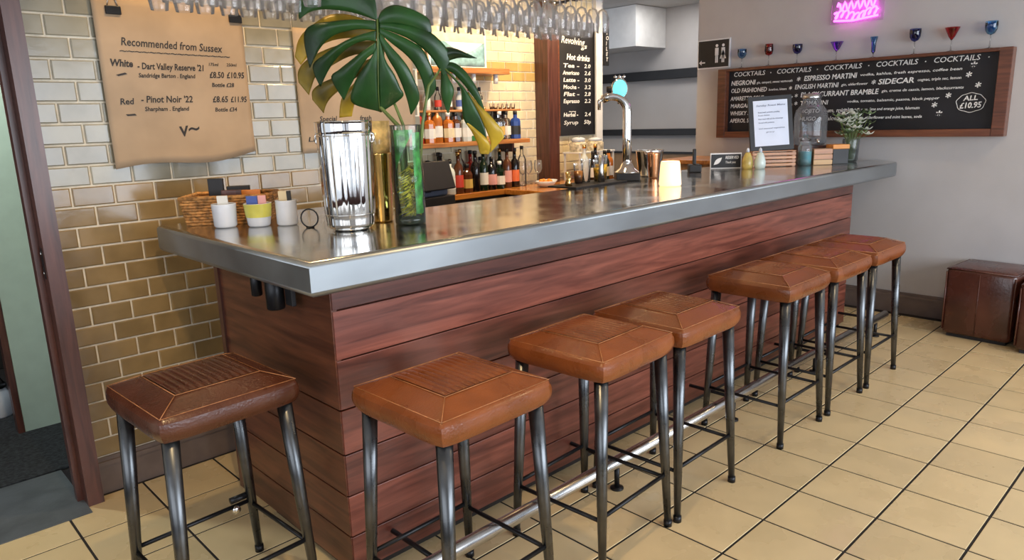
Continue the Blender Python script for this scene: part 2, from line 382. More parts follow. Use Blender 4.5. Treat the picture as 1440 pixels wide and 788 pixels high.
# skirting boards
def skirt(name, a, b, face):
    mb = MB()
    if face == 'y': mb.box(a[0], a[1]-.018, 0, b[0], a[1], .125).box(a[0], a[1]-.026, .125, b[0], a[1], .143).box(a[0], a[1]-.013, .143, b[0], a[1], .158)
    else: mb.box(a[0]-.018, a[1], 0, a[0], b[1], .125).box(a[0]-.026, a[1], .125, a[0], b[1], .143).box(a[0]-.013, a[1], .143, a[0], b[1], .158)
    return mb.build(name, M['skirting'], kind='structure')
skirt('baseboard_left', (.622, 3.249), (2.42, 3.249), 'y')
skirt('baseboard_right', (5.659, -2.6), (5.659, 3.55), 'x')
# doorway: posts, lintel, threshold, mat, room beyond
dr = thing('door_1', 'dark hardwood door frame around the opening left of the tiled wall', 'door frame', (.59, 3.16, 0)); dr['kind'] = 'structure'
for k in ('label', 'category'): del dr[k]
MB().box(-.03, 0, 0, .03, .26, 2.1).build('post', M['dark_wood'], dr)
MB().box(-.012, .075, .0, .012, .11, 2.1).build('door_stop', M['dark_wood'], dr, (-.04, 0, 0))
MB().box(-.95, 0, 2.1, .03, .26, 2.18).build('lintel', M['dark_wood'], dr)
MB().box(-.97, 0, 0, -.91, .26, 2.1).build('post', M['dark_wood'], dr)
sp = MB().box(-.0025, -.011, 0, 0, .011, .12, 0).build('strike_plate', M['black_steel'], dr, (-.0301, .045, .955))
for z in (.022, .098): MB().lathe([(.0, 0), (.007, 0), (.006, .002), (0, .003)], 12, (0, 0, 0), Matrix.Rotation(R(-90), 4, 'Y')).build('screw', M['chrome'], sp, (-.0025, 0, z))
MB().box(-2.5, 3.10, -.012, .56, 3.62, .004).build('threshold_slab', M['slate'], kind='structure')
bpy.data.objects['threshold_slab'].name = 'trim_2'
MB().box(-2.5, 3.62, -.12, 2.42, 6.0, -.004).build('floor_lobby', M['floor_grout'], kind='structure')
tag(MB().box(-1.2, 3.63, -.003, 2.2, 5.2, .008, .003).build('door_mat', M['doormat']), 'charcoal ribbed entrance mat beyond the doorway', 'mat')
MB().box(.535, 4.24, .0, 2.3, 4.30, 2.55).build('wall_lobby', M['green_paint'], kind='structure')
MB().box(-2.5, 5.6, 0, 2.42, 5.7, 2.6).build('wall_lobby_back', M['dark'], kind='structure')
MB().box(-2.5, 3.42, 2.6, 2.42, 5.7, 2.7).build('ceiling_lobby', M['ceiling'], kind='structure')
MB().box(.505, 4.235, .0, .533, 4.31, 2.2).build('trim_3', M['dark_wood'], kind='structure')
t = thing('jar', 'pale lidded glass jar on the lobby floor behind the green wall edge', 'jar', (.485, 4.60, .008))
MB().lathe([(.0, 0), (.055, 0), (.06, .01), (.06, .12), (.045, .15), (.045, .16)], 18).build('body', M['ceramic_white'], t)
MB().lathe([(.0, 0), (.05, 0), (.05, .02), (0, .022)], 18).build('lid', M['black_steel'], t, (0, 0, .161))
MB().tube([(-.04, 0, .18), (-.02, 0, .23), (.02, 0, .23), (.04, 0, .18)], .004).build('handle', M['black_steel'], t)

# ============================================================ THE BAR
bar = thing('bar_counter_base', 'long hardwood plank bar base with horizontal boards under the zinc top', 'bar', (1.06, 1.93, 0))
BX, BL, BD, BH = 1.06, 3.98, .85, 1.014
zs = [.03, .165, .312, .458, .612, .778, .940, 1.014]
MB().box(.022, .022, 0, BL-.022, .62, BH-.002).build('carcass', M['dark'], bar)
for a, b in zip(zs[:-1], zs[1:]):
    o = MB().box(.004, 0, .0025, BL, .0215, b-a-.0025, .0015).build('front_plank', M['bar_wood'], bar, (0, 0, a))
for a, b in zip(zs[:4], zs[1:5]):
    MB().box(0, .004, .0025, .0215, BD, b-a-.0025, .0015).build('end_plank', M['bar_wood_y'], bar, (0, 0, a))
MB().box(0, .004, 0, .0215, BD, BH-.6145, .0015).build('end_panel', M['bar_wood_y'], bar, (0, 0, .6145))
MB().box(BL-.021, .022, .03, BL, .62, BH).build('far_end_panel', M['bar_wood_y'], bar)
MB().box(.02, .03, 0, BL-.02, .06, .03).build('plinth', M['black'], bar)
MB().box(-.008, BD, .03, .03, BD+.035, BH).build('corner_post', M['dark_wood'], bar)
# zinc counter top
def counter_top():
    z1 = 1.125; th = .105
    out = [(.945, 1.825)]
    for k in range(7):
        a = R(-90+15*k); out.append((5.50+.13*math.cos(a), 1.955+.13*math.sin(a)))
    out += [(5.63, 2.80), (3.15, 2.80), (3.05, 2.62), (1.80, 2.62), (1.80, 3.08), (.945, 3.08)]
    bm = bmesh.new(); vs = [bm.verts.new((x, y, z1-th)) for x, y in out]; f = bm.faces.new(vs)
    ex = bmesh.ops.extrude_face_region(bm, geom=[f]); up = [g for g in ex['geom'] if isinstance(g, bmesh.types.BMVert)]
    for v in up: v.co.z = z1
    bmesh.ops.recalc_face_normals(bm, faces=bm.faces[:])
    es = [e for e in bm.edges if abs(e.verts[0].co.z-e.verts[1].co.z) < 1e-5]
    bmesh.ops.bevel(bm, geom=es, offset=.017, segments=4, profile=.5, affect='EDGES')
    me = bpy.data.meshes.new('zinc_counter_top'); bm.to_mesh(me); bm.free()
    for p in me.polygons: p.use_smooth = abs(p.normal.z) < .999 and abs(p.normal.z) > .02
    me.materials.append(M['zinc']); me.materials.append(M['zinc_edge'])
    for p in me.polygons:
        if p.normal.z < .80: p.material_index = 1
    o = link('zinc_counter_top', me); return o
tag(counter_top(), 'grey zinc counter top with thick rounded edge on the plank bar', 'counter top')
# underside cleat that carries the overhang
MB().box(.05, .05, 1.0135, BL+.28, .60, 1.0195).build('top_batten', M['dark'], bar)
# foot rail
fr = thing('foot_rail', 'brushed steel foot rail running along the foot of the bar front', 'foot rail', (1.1, 1.68, 0))
MB().tube([(0, 0, .12), (4.0, 0, .12)], .025, 16).build('rail_tube', M['brushed'], fr)
for i in range(5):
    x = .12+i*.93
    MB().tube([(x, .0, .1), (x, .0, .008)], .011, 10).build('support', M['black_steel'], fr)
    MB().lathe([(0, 0), (.028, 0), (.028, .006), (.012, .010)], 16, (x, 0, .0)).build('foot_plate', M['black_steel'], fr)
    MB().tube([(x, 0, .12), (x, .25, .12)], .009, 8).build('wall_bracket', M['black_steel'], fr)
# tubes under the end overhang
hk = thing('under_counter_bracket', 'dark metal cylinder fitting hanging under the bar top at its near end', 'bracket', (1.0, 2.18, 1.0195))
MB().lathe([(0, 0), (.027, 0), (.03, -.004), (.03, -.095), (.026, -.10), (0, -.10)], 20).build('cylinder', M['black_steel'], hk)
MB().lathe([(0, 0), (.017, 0), (.018, -.003), (.018, -.062), (.014, -.066), (0, -.066)], 16, (-.02, .09, 0)).build('small_cylinder', M['black_steel'], hk)
MB().box(-.025, -.08, -.004, .05, .14, 0).build('mounting_plate', M['black_steel'], hk)
MB().box(0.02, -.075, -.085, .035, -.03, -.004, .002).build('clip', M['black'], hk)

# ============================================================ STOOLS
def seat_grid(w, d):
    hw, hd = w/2, d/2
    def rc(u, v):      # rounded square
        q = 1-.055*abs(u*v)**5; return u*q*(1-.012*(1-abs(v))), v*q*(1-.012*(1-abs(u)))
    def top(i, j):
        u, v = 2*i-1, 2*j-1; x, y = rc(u, v); dd = max(abs(u), abs(v))
        if dd > .96: z = .752-.012*((dd-.96)/.04)**1.5
        elif dd > .60: z = .752+.026*(.96-dd)/.36
        else: z = .779
        z += .004*(1-u*u)*(1-v*v)
        return (x*hw, y*hd, z)
    mb = MB().grid(top, 50, 50)
    def side(i, j):
        a = i*4; k = int(a) % 4 if a < 4 else 0; t = a-int(a) if a < 4 else 0
        t2 = 2*t-1
        u, v = [(t2, -1), (1, t2), (-t2, 1), (-1, -t2)][k]
        x, y = rc(u, v); s = 1-.05*j**3+.015*math.sin(PI*j)
        return (x*hw*s, y*hd*s, .740-.057*j)
    mb.grid(side, 64, 6)
    mb.box(-hw*.86, -hd*.86, .676, hw*.86, hd*.86, .68)
    return mb
def make_stool(leather, w=.44, d=.43):
    t = thing('bar_stool', 'x', 'stool')
    seat = seat_grid(w, d).build('seat', leather, t)
    hw, hd = w/2, d/2
    # pleated centre panel
    nrib = 11
    def rib(i, j):
        u = (2*i-1)*.56; v = (2*j-1)*.56; ph = abs(math.sin(PI*nrib*i))
        edge = min(1, min(j, 1-j)*14, min(i, 1-i)*30)
        return (u*hw, v*hd, .7815+.004*(1-u*u)*(1-v*v)+(.0065*ph**.6-.002)*edge)
    MB().grid(rib, 110, 8).build('pleated_panel', leather, seat)
    sm = MB(); q = .59
    sm.tube([(sx*hw*q, sy*hd*q, .7835) for sx, sy in ((-1, -1), (1, -1), (1, 1), (-1, 1), (-1, -1))], .0013, 6)
    for sx in (-1, 1):
        for sy in (-1, 1): sm.tube([(sx*hw*q, sy*hd*q, .7835), (sx*hw*.78, sy*hd*.78, .7675), (sx*hw*.93, sy*hd*.93, .7545)], .0013, 6)
    sm.tube([(sx*hw*.925, sy*hd*.925, .7545) for sx, sy in ((-1, -1), (1, -1), (1, 1), (-1, 1), (-1, -1))], .0013, 6)
    sm.build('seam', M['stitch'], seat)
    for sx in (-1, 1):
        for sy in (-1, 1):
            a = Vector((sx*(hw-.045), sy*(hd-.045), .678)); b = Vector((sx*.205, sy*.195, .012))
            lg = MB().tube([a, a.lerp(b, .5), b], [.0235, .019, .0125], 16).build('leg', M['steel'], t)
            MB().tube([b+Vector((0, 0, .012)), b-Vector((0, 0, .012))], .0155, 14).build('foot_cap', M['black_steel'], lg)
    def at(sx, sy, z): 
        k = (.678-z)/.666; return Vector((sx*((hw-.045)*(1-k)+.205*k), sy*((hd-.045)*(1-k)+.195*k), z))
    for (p, q2, z) in (((-1, -1), (1, -1), .212), ((-1, 1), (1, 1), .212), ((-1, -1), (-1, 1), .198), ((1, -1), (1, 1), .198)):
        MB().tube([at(*p, z), at(*q2, z)], .0075, 8).build('stretcher', M['black_steel'], t)
    return t
s1 = make_stool(M['leather'])
stools = [
 (1.225, 1.565, 1.5, 'tan leather bar stool nearest the camera at the bar front, closest to the corner'),
 (1.845, 1.555, 3, 'tan leather bar stool at the bar front, second from the near corner'),
 (2.31, 1.56, 1, 'tan leather bar stool at the bar front, third from the near corner'),
 (3.145, 1.56, 0, 'tan leather bar stool past the gap, first of the far trio'),
 (3.65, 1.56, 0, 'tan leather bar stool in the middle of the far trio'),
 (4.15, 1.56, 0, 'tan leather bar stool at the far end of the bar, nearest the chalkboard wall')]
for i, (x, y, a, lb) in enumerate(stools):
    o = s1 if i == 0 else copy_tree(s1)
    o.location = (x, y, 0); o.rotation_euler.z = R(a); o['label'] = lb; o['group'] = 'bar stools along the bar front'
s0 = make_stool(M['leather_shaded'], .43, .43)
s0.location = (.722, 2.14, 0); s0.rotation_euler.z = R(3)
tag(s0, 'shade-darkened tan leather bar stool at the near end of the bar beside the tiled wall', 'stool')
e_ = MB().tube([(.19, .19, .235), (.12, .19, .235)], .012, 10); e_.build('bolt_bracket', M['black_steel'], s0)
MB().lathe([(0, 0), (.015, 0), (.015, .008), (.006, .012), (0, .012)], 14, (0, 0, 0), Matrix.Translation((.13, .176, .205)) @ Matrix.Rotation(R(90), 4, 'X')).build('bolt', M['chrome'], s0)

# ============================================================ OTTOMANS
def ottoman(loc, rz, label, w=.42, h=.47):
    t = thing('ottoman', label, 'ottoman', loc, rz, 'leather cube ottomans by the far wall')
    b = MB().box(-w/2, -w/2, .02, w/2, w/2, h, .03).build('body', M['ottoman'], t)
    for p in b.data.polygons: p.use_smooth = True
    sm = MB()
    for sx, sy in ((-1, -1), (1, -1), (1, 1), (-1, 1)): sm.tube([(sx*(w/2-.006), sy*(w/2-.006), .05), (sx*(w/2-.006), sy*(w/2-.006), h-.03)], .005, 6)
    q = w/2-.006
    sm.tube([(-q, -q, h-.012), (q, -q, h-.012), (q, q, h-.012), (-q, q, h-.012), (-q, -q, h-.012)], .005, 6)
    sm.tube([(-w/2-.001, 0, .04), (-w/2-.001, 0, h-.03)], .003, 6)
    sm.build('piping', M['ottoman'], t)
    MB().box(-w/2+.03, -w/2+.03, 0, w/2-.03, w/2-.03, .025).build('base', M['black'], t)
ottoman((5.42, 1.16, 0), R(-4), 'dark brown leather cube ottoman fully in view against the far wall', .40)
ottoman((5.33, .735, 0), R(2), 'dark leather cube ottoman cut off by the right edge, beside the other ottoman', .42, .44)

# ============================================================ WALL PIECES: POSTERS
def poster(name, label, x0, x1, z0, z1, lines, y=3.238, curl=True):
    t = thing(name, label, 'poster', (x0, y, z0))
    W, H = x1-x0, z1-z0
    def fn(i, j):
        bend = -.02*(1-j)**3*(.5+.5*math.sin(3*i)) if curl else 0
        zz = H*j + (.035*i**1.5 if curl else 0)*(1-j)**2 + (.012*math.sin(7*i)*(1-j)**4 if curl else 0)
        return (W*i, bend-.004*math.sin(5*i+2*j)-.004, zz)
    solid(MB().grid(fn, 30, 20).build('paper', M['kraft'], t), .0015)
    tx = text_join('lettering', lines, M['ink'], t, (0, 0, 0), ROT_YWALL)
    for v in tx.data.vertices:
        i, j = v.co.x/W, v.co.y/H; v.co.z = .002-fn(i, j)[1]+v.co.z*.5
    return t
P1 = [
 ('Recommended from Sussex', .085, .485, .044, .41, -.03), ('~~~~~~~~~~~~~~~~', .075, .455, .03, .45, -.02),
 ('White', .035, .405, .038, .085, -.04, .03), ('/', .055, .37, .035, .03, -.6, .03), ('- Dart Valley Reserve \'21', .135, .395, .036, .27, -.01, .022),
 ('Sandridge Barton . England', .135, .362, .024, .23, 0, .02), ('175ml', .425, .415, .018, None, 0, .01), ('250ml', .505, .415, .018, None, 0, .01),
 ('£8.50', .425, .365, .036, .065, 0, .02), ('£10.95', .50, .365, .036, .08, 0, .02), ('Bottle £28', .43, .327, .024, .10, 0, .02),
 ('Red', .05, .255, .034, .055, .02, .02), ('/', .068, .215, .035, .03, -.8, .03), ('- Pinot Noir \'22', .13, .262, .038, .21, 0, .02), ('Sharpham . England', .14, .228, .024, .18, 0, .02),
 ('£8.65', .425, .262, .036, .07, 0, .02), ('£11.95', .505, .262, .034, .075, 0, .02), ('Bottle £34', .43, .222, .024, .10, 0, .02), ('v~', .265, .12, .09, .09, .1, .01)]
p1 = poster('wine_poster', 'brown kraft paper wine list clipped to the tiled wall beside the doorway', .868, 1.462, 1.352, 2.02, P1)
for x in (.075, .565):
    cl = MB().box(-.028, -.012, 0, .028, .0, .032, .002).build('bulldog_clip', M['black_steel'], p1, (x, -.004, .60))
    MB().tube([(-.02, -.006, .03), (-.01, -.006, .065), (.01, -.006, .065), (.02, -.006, .03)], .002, 6).build('clip_handle', M['chrome'], cl)
P2 = [('Special ______  fresh', .10, .15, .034, .30, 0, .01), ('~ ~', .36, .125, .03, .06, 0, .01), ('Lady Fairweather rose', .03, .055, .032, .48, 0, .012)]
poster('wine_poster', 'brown kraft paper list on the wall behind the monstera leaf', 1.70, 2.38, 1.37, 1.95, P2, curl=False)

# big cocktail chalkboard on the far wall
cb = thing('cocktail_chalkboard', 'long wooden framed chalkboard listing cocktails on the far wall', 'chalkboard', (5.66, 3.30, 1.295))
CW, CH = 2.085, .560
MB().box(-.03, -CW+.07, .05, -.004, -.07, CH-.02).build('board', M['chalk_board'], cb)
MB().box(-.085, -.075, 0, -.001, 0, CH, .003).build('frame_side', M['frame_wood'], cb)
MB().box(-.085, -CW, 0, -.001, -CW+.075, CH, .003).build('frame_side', M['frame_wood'], cb)
MB().box(-.080, -CW+.075, 0, -.001, -.075, .05, .003).build('frame_rail', M['frame_wood'], cb)
MB().box(-.085, -CW+.075, CH-.022, -.001, -.075, CH, .003).build('frame_rail', M['frame_wood'], cb)
T = []
for k in range(5):
    x = .04+k*.375; T.append(('COCKTAILS', x, .445, .050, .28, 0, .008)); T.append(('.', x+.32, .455, .06))
B, s_ = .052, .026
T += [('NEGRONI', .02, .375, B, .22, 0, .02), ('gin, campari, sweet vermouth', .25, .378, s_, .30), ('*', .58, .36, .07), ('ESPRESSO MARTINI', .64, .378, B, .40, 0, .022), ('vodka, kahlua, fresh espresso, coffee bean', 1.06, .388, s_, .66), ('*', 1.76, .37, .09, None, 0, .02),
      ('OLD FASHIONED', .02, .315, B*.95, .32, 0, .015), ('bourbon, bitters', .355, .318, s_, .15), ('*', .52, .30, .06), ('ENGLISH MARTINI', .57, .318, B*.95, .34, 0, .015), ('gin, elderflower', .93, .325, s_, .19), ('*', 1.14, .305, .07), ('SIDECAR', 1.19, .322, B, .24, 0, .022), ('cognac, triple sec, lemon', 1.45, .33, s_, .27), ('*', 1.74, .315, .08, None, 0, .015),
      ('AMARETTO SOUR', .02, .252, B*.9, .30, 0, .012), ('lemon, sugar syrup', .36, .256, s_, .2), ('*', .57, .24, .06), ('BLACKCURRANT BRAMBLE', .62, .256, B, .58, 0, .02), ('gin, creme de cassis, lemon, blackcurrants', 1.22, .266, s_, .52), ('*', 1.80, .245, .08, None, 0, .015),
      ('MARGARITA', .02, .192, B*.9, .24, 0, .015), ('tequila, lime, salt', .36, .195, s_, .2), ('*', .57, .18, .06), ('TOMATINI', .62, .194, B*.9, .22, 0, .012), ('vodka, tomato, balsamic, passoa, black pepper', .98, .202, s_, .62), ('*', 1.63, .185, .08, None, 0, .015),
      ('WHISKY SOUR', .02, .132, B*.9, .26, 0, .015), ('whisky, lemon, egg', .36, .135, s_, .2), ('MOJITO (rum, mint)', .62, .135, B*.8, .38), ('dark rum, lime and orange juice, falernum', 1.03, .14, s_*1.1, .45), ('*', 1.55, .125, .08, None, 0, .015),
      ('APEROL SPRITZ', .02, .072, B*.9, .28, 0, .015), ('prosecco, soda', .36, .076, s_, .2), ('HUGO (no alcohol)', .62, .076, B*.8, .36), ('prosecco, elderflower and mint leaves, soda', 1.0, .08, s_*1.1, .50), ('*', 1.58, .06, .09, None, 0, .02),
      ('ALL', 1.745, .185, .045, .085, .05, .02), ('£10.95', 1.725, .135, .052, .13, .04, .025)]
text_join('chalk_lettering', T, M['chalk'], cb, (-.0315, -.075, .05), ROT_XWALL)
ring = [(-.0315, -(.075+1.79+.085*math.cos(a)*(1+.04*math.sin(7*a))), .05+.172+.062*math.sin(a)*(1+.04*math.cos(8*a))) for a in [2*PI*k/40 for k in range(41)]]
MB().tube(ring, .0022, 5).build('chalk_bubble', M['chalk'], cb)

# coloured glasses on top of it
def goblet(name, label, y, m, shape, h=.155):
    t = thing(name, label, 'glass', (5.616, y, 1.8552), 0, 'coloured glasses on top of the chalkboard')
    H = h
    st = {'goblet': [(.006, H*.5), (.022, H*.55), (.034, H*.68), (.037, H*.85), (.036, H)], 'cone': [(.005, H*.48), (.02, H*.62), (.045, H*.98), (.046, H)], 'tulip': [(.006, H*.48), (.026, H*.53), (.034, H*.7), (.030, H)], 'flute': [(.006, H*.22), (.014, H*.30), (.016, H*.7), (.026, H)]}[shape]
    b = MB(); b.open = True; b.lathe(st, 20); b.build('bowl', m, t)
    MB().lathe([(0, 0), (.026, 0), (.026, .002), (.004, .006), (.003, H*.3), (.004, st[0][1]+.002), (0, st[0][1]+.003)], 16).build('stem', M['clear'], t)
for y, m, shp, lb, h in ((3.109, 'bl_glass', 'goblet', 'pale blue goblet on the chalkboard top, next to the black toilet sign', .15), (2.876, 'red_glass', 'tulip', 'dark red tulip glass on the chalkboard top, left of the navy glasses', .168), (2.643, 'navy_glass', 'goblet', 'navy goblet between the dark red tulip glass and the violet glass', .145),
                    (2.342, 'purple_glass', 'cone', 'violet cone shaped cocktail glass on the chalkboard top', .135), (2.08, 'bl_glass', 'flute', 'slim pale blue flute below the right side of the pink neon', .145), (1.81, 'navy_glass', 'goblet', 'navy goblet between the pale blue flute and the red cocktail glass', .17),
                    (1.583, 'red_glass', 'cone', 'bright red cone shaped cocktail glass on the chalkboard top', .155), (1.359, 'bl_glass', 'goblet', 'sky blue goblet at the right end of the chalkboard top', .17)):
    goblet('wine_goblet' if shp in ('goblet', 'tulip') else 'cocktail_glass', lb, y, M[m], shp, h)
# toilet sign
ws = thing('toilet_sign', 'black toilet sign with white border, two figures and an arrow', 'sign', (5.658, 3.54, 1.872))
MB().box(-.014, -.305, 0, -.001, 0, .238).build('border', M['white'], ws)
MB().box(-.018, -.295, .010, -.0141, -.010, .228).build('panel', M['black'], ws)
fg = MB()
def xdisc(y, z, r): fg.lathe([(0, 0), (r, 0), (r, .002), (0, .002)], 16, (0, 0, 0), Matrix.Translation((-.018, y, z)) @ Matrix.Rotation(R(-90), 4, 'Y'), False)
for y in (-.185, -.245):
    xdisc(y, .183, .012)
    fg.box(-.020, y-.016, .105, -.0181, y+.016, .165); fg.box(-.020, y-.012, .045, -.0181, y-.002, .11); fg.box(-.020, y+.002, .045, -.0181, y+.012, .11)
fg.add([(-.020, -.215+.0, .075), (-.020, -.275, .075), (-.020, -.245, .15)], [(0, 1, 2)])
fg.build('figures', M['white'], ws)
ar = MB().box(-.020, -.075, .047, -.0181, -.035, .057); ar.add([(-.0200, -.018, .052), (-.0200, -.042, .072), (-.0200, -.042, .032), (-.0182, -.018, .052), (-.0182, -.042, .072), (-.0182, -.042, .032)], [(0, 1, 2), (3, 5, 4), (0, 3, 4, 1), (1, 4, 5, 2), (2, 5, 3, 0)])
ar.build('arrow', M['white'], ws)
# neon
ne = thing('neon_sign', 'glowing pink script neon sign high on the far wall', 'neon sign', (5.655, 2.40, 2.135))
pts = []
for k in range(160):
    a = k/159; pts.append((-.03, -.02-.31*a-.016*math.sin(2*PI*8*a), .035+.024*math.sin(2*PI*8*a+.8)+.015*math.sin(9*a)))
MB().tube(pts, .0075, 8).build('neon_tube', M['neon'], ne)
MB().tube([(-.03, -.02, .005), (-.03, -.15, -.006), (-.03, -.33, .012)], .0075, 8).build('neon_underline', M['neon'], ne)
MB().tube([(-.03, -.04+(-.27)*k/30, .10+.03*math.sin(k*1.3)) for k in range(31)], .0075, 8).build('neon_top_script', M['neon'], ne)
MB().box(-.012, -.36, -.02, -.001, .01, .18, .002).build('backing', glass('neon_backing', (.95, .93, .97), 1.45, .05, .6), ne)
# corridor rails
for z, h in ((1.885, .10), (1.275, .07)):
    tag(MB().box(6.94, 3.15, z, 6.999, 6.0, z+h, .004).build('wall_rail', M['black']), ('wide black rail' if z > 1.5 else 'narrow black rail')+(' high' if z > 1.5 else ' lower')+' on the corridor wall behind the beer tap', 'rail', 'black rails on the corridor wall')
MB().box(6.97, 3.1, 0, 6.999, 6.09, 1.07).build('wainscot_corridor', M['brown_trim'], kind='structure'); bpy.data.objects['wainscot_corridor'].name = 'trim_4'
MB().box(6.95, 3.1, 1.07, 6.999, 6.09, 1.09).build('rail_cap', M['black'], kind='structure'); bpy.data.objects['rail_cap'].name = 'trim_5'

# ============================================================ BACK BAR
bc = thing('back_bar_counter', 'varnished orange wood back bar counter turning towards the bar', 'counter', (4.0, 4.28, 0))
MB().box(-1.43, 0, .905, 1.46, .219, .95, .006).build('worktop', M['counter_wood'], bc)
MB().box(0, -.70, .905, .95, -.001, .95, .006).build('return_worktop', M['counter_wood'], bc)
MB().box(-1.43, .02, 0, 1.46, .218, .904).build('cabinet', M['dark'], bc)
MB().box(.03, -.68, 0, .93, .0, .904).build('return_cabinet', M['dark'], bc)
def shelf(label, x0, x1, z, y0=4.28, th=.034, posts=()):
    t = thing('wall_shelf', label, 'shelf', (x0, y0, z-th))
    MB().box(0, 0, 0, x1-x0, 4.4925-y0, th, .003).build('board', M['shelf_wood'], t)
    for px in posts: MB().lathe([(0, 0), (.018, 0), (.018, -.07), (0, -.07)], 14, (px-x0, .04, 0)).build('bracket', M['white'], t)
    if not posts: 
        for px in (x0+.15, x1-.15): MB().box(px-x0-.012, .05, -.07, px-x0+.012, .21, 0).build('bracket', M['dark_wood'], t)
    return t
SX0 = 2.60
shelf('orange wooden shelf crowded with bottles above the back counter', SX0, 4.31, 1.345)
shelf('thin middle shelf of glassware above the bottle shelf', SX0, 4.26, 1.585, 4.33, .016)
shelf('top wooden shelf with white brackets below the teal picture', SX0, 4.10, 1.895, 4.28, .045, (3.55, 3.75, 3.98))
pic = thing('picture', 'pale teal and cream picture standing above the top shelf', 'picture', (3.42, 4.44, 1.8955))
MB().box(0, 0, 0, .58, .02, .36, .002).build('frame', M['white'], pic)
def wave(i, j): return (.02+.54*i, -.001, .02+.10*j+(.05*math.sin(6*i+1)+.05)*j)
solid(MB().grid(wave, 20, 4).build('teal_wave', M['blue_art'], pic), .001)
MB().box(.02, -.003, .20, .56, -.0005, .34).build('cream_field', mat('cream_paint', (.75, .70, .45), .6, var=.15), pic)
# dark posts, chalkboard of hot drinks, white pilasters
def pil(name, m, x0, x1, dep=.10, z0=0, z1=2.599): return MB().box(x0, 4.4925-dep, z0, x1, 4.4925, z1, .002).build(name, m, kind='structure')
pil('trim_6', M['dark_wood'], 4.60, 4.73, .16, .951)
pil('trim_7', M['white'], 4.735, 4.835, .06, .951)
pil('trim_8', M['white'], 5.37, 5.46, .05, .951)
hb = thing('drinks_chalkboard', 'tall narrow chalkboard of drinks and prices on the back wall', 'chalkboard', (4.85, 4.49, 1.34))
MB().box(.03, -.025, 0, .50, -.002, 1.0).build('board', M['chalk_board'], hb)
MB().box(-.012, -.035, 0, .029, -.002, 1.0, .002).build('frame_side', M['frame_wood'], hb)
MB().box(.501, -.035, 0, .515, -.002, 1.0, .002).build('frame_side', M['black'], hb)
L2 = [('Revolving', .03, .74, .085, .32, -.05, .01), ('gs', .30, .70, .06, .08), ('Hot drinks', .10, .60, .07, .32, -.03, .03)]
for k, (a, b) in enumerate((('Tea -', '2.0'), ('Americano', '2.6'), ('Latte -', '3.0'), ('Mocha -', '3.2'), ('Flat -', '2.8'), ('Espresso', '2.2'))): L2 += [(a, .05, .53-k*.062, .05, .22, 0, .02), (b, .34, .53-k*.062, .05, .09, 0, .01)]
L2 += [('~~', .12, .13, .05, .1), ('Herbal -', .05, .10, .05, .20, 0, .02), ('2.4', .34, .10, .05, .09), ('Syrup', .05, .03, .05, .2, 0, .005), ('50p', .33, .03, .05, .1)]
text_join('chalk_lettering', L2, M['chalk'], hb, (.03, -.0265, .07), ROT_YWALL)
st = thing('strip_sign', 'narrow black vertical sign with white letters at the corridor opening', 'sign', (5.55, 4.475, 1.97))
MB().box(-.035, -.01, 0, .035, .01, .34, .002).build('panel', M['black'], st)
for k, ch in enumerate('TOILET'): text_join('letter', [(ch, 0, 0, .05)], M['white'], st, (-.015, -.0115, .28-k*.048), ROT_YWALL)

# bottles -----------------------------------------------------------------
def bottle_proto(kind, m, lab, cap, label_on=True):
    P = {'wine': [(0, 0), (.036, 0), (.0375, .004), (.0375, .19), (.030, .215), (.015, .235), (.0135, .30), (.0155, .302), (.0155, .312)],
         'spirit': [(0, 0), (.040, 0), (.042, .004), (.042, .165), (.034, .19), (.016, .205), (.014, .255), (0, .256)],
         'square': [(0, 0), (.042, 0), (.044, .004), (.044, .14), (.036, .16), (.017, .17), (.016, .215), (0, .216)],
         'small': [(0, 0), (.026, 0), (.027, .003), (.027, .10), (.018, .12), (.011, .13), (.011, .165), (0, .166)],
         'tall': [(0, 0), (.033, 0), (.034, .004), (.036, .22), (.024, .25), (.0135, .265), (.0135, .325), (0, .326)]}[kind]
    o = thing('bottle', 'x', 'bottle'); MB().lathe(P, 16 if kind != 'square' else 8, smooth=kind != 'square').build('body', m, o)
    top = P[-1][1]; r = P[-2][0]+.002; rb = P[3][0]+.0007
    MB().lathe([(0, 0), (r, 0), (r, .028), (0, .03)], 12, (0, 0, top-.022)).build('cap', cap, o)
    if label_on:
        h = P[3][1]; b = MB(); b.open = True; b.f = []; n = 16 if kind != 'square' else 8
        vs = [(rb*math.cos(2*PI*i/n), rb*math.sin(2*PI*i/n), z) for z in (h*.25, h*.75) for i in range(n)]
        b.add(vs, [(i, (i+1) % n, n+(i+1) % n, n+i) for i in range(n)], kind != 'square'); b.build('paper_label', lab, o)
    return o
LM = {n: mat(n+'_label', c, .5, var=.05) for n, c in dict(white=(.75, .74, .70), red=(.55, .05, .03), orange=(.70, .16, .05), cream=(.72, .60, .38), black=(.02, .02, .02), blue=(.07, .12, .4), pink=(.7, .35, .33), gold=(.6, .4, .1)).items()}
BM = {'clear': M['clear'], 'dark green': mat('dark_green_bottle', (.008, .02, .010), .08, var=.1), 'black': mat('black_bottle', (.008, .006, .006), .08, var=.1), 'amber': mat('amber_spirit', (.42, .13, .02), .08, var=.1), 'brown': mat('brown_bottle', (.09, .03, .012), .08, var=.1),
      'red': mat('red_liqueur', (.35, .02, .015), .08, var=.1), 'blue': mat('blue_bottle', (.03, .07, .30), .08, var=.1), 'pale': mat('frosted_bottle', (.60, .66, .66), .2, var=.05), 'green': mat('green_bottle', (.05, .22, .07), .08, var=.1), 'gold': mat('golden_spirit', (.60, .32, .05), .08, var=.1)}
protos = {}
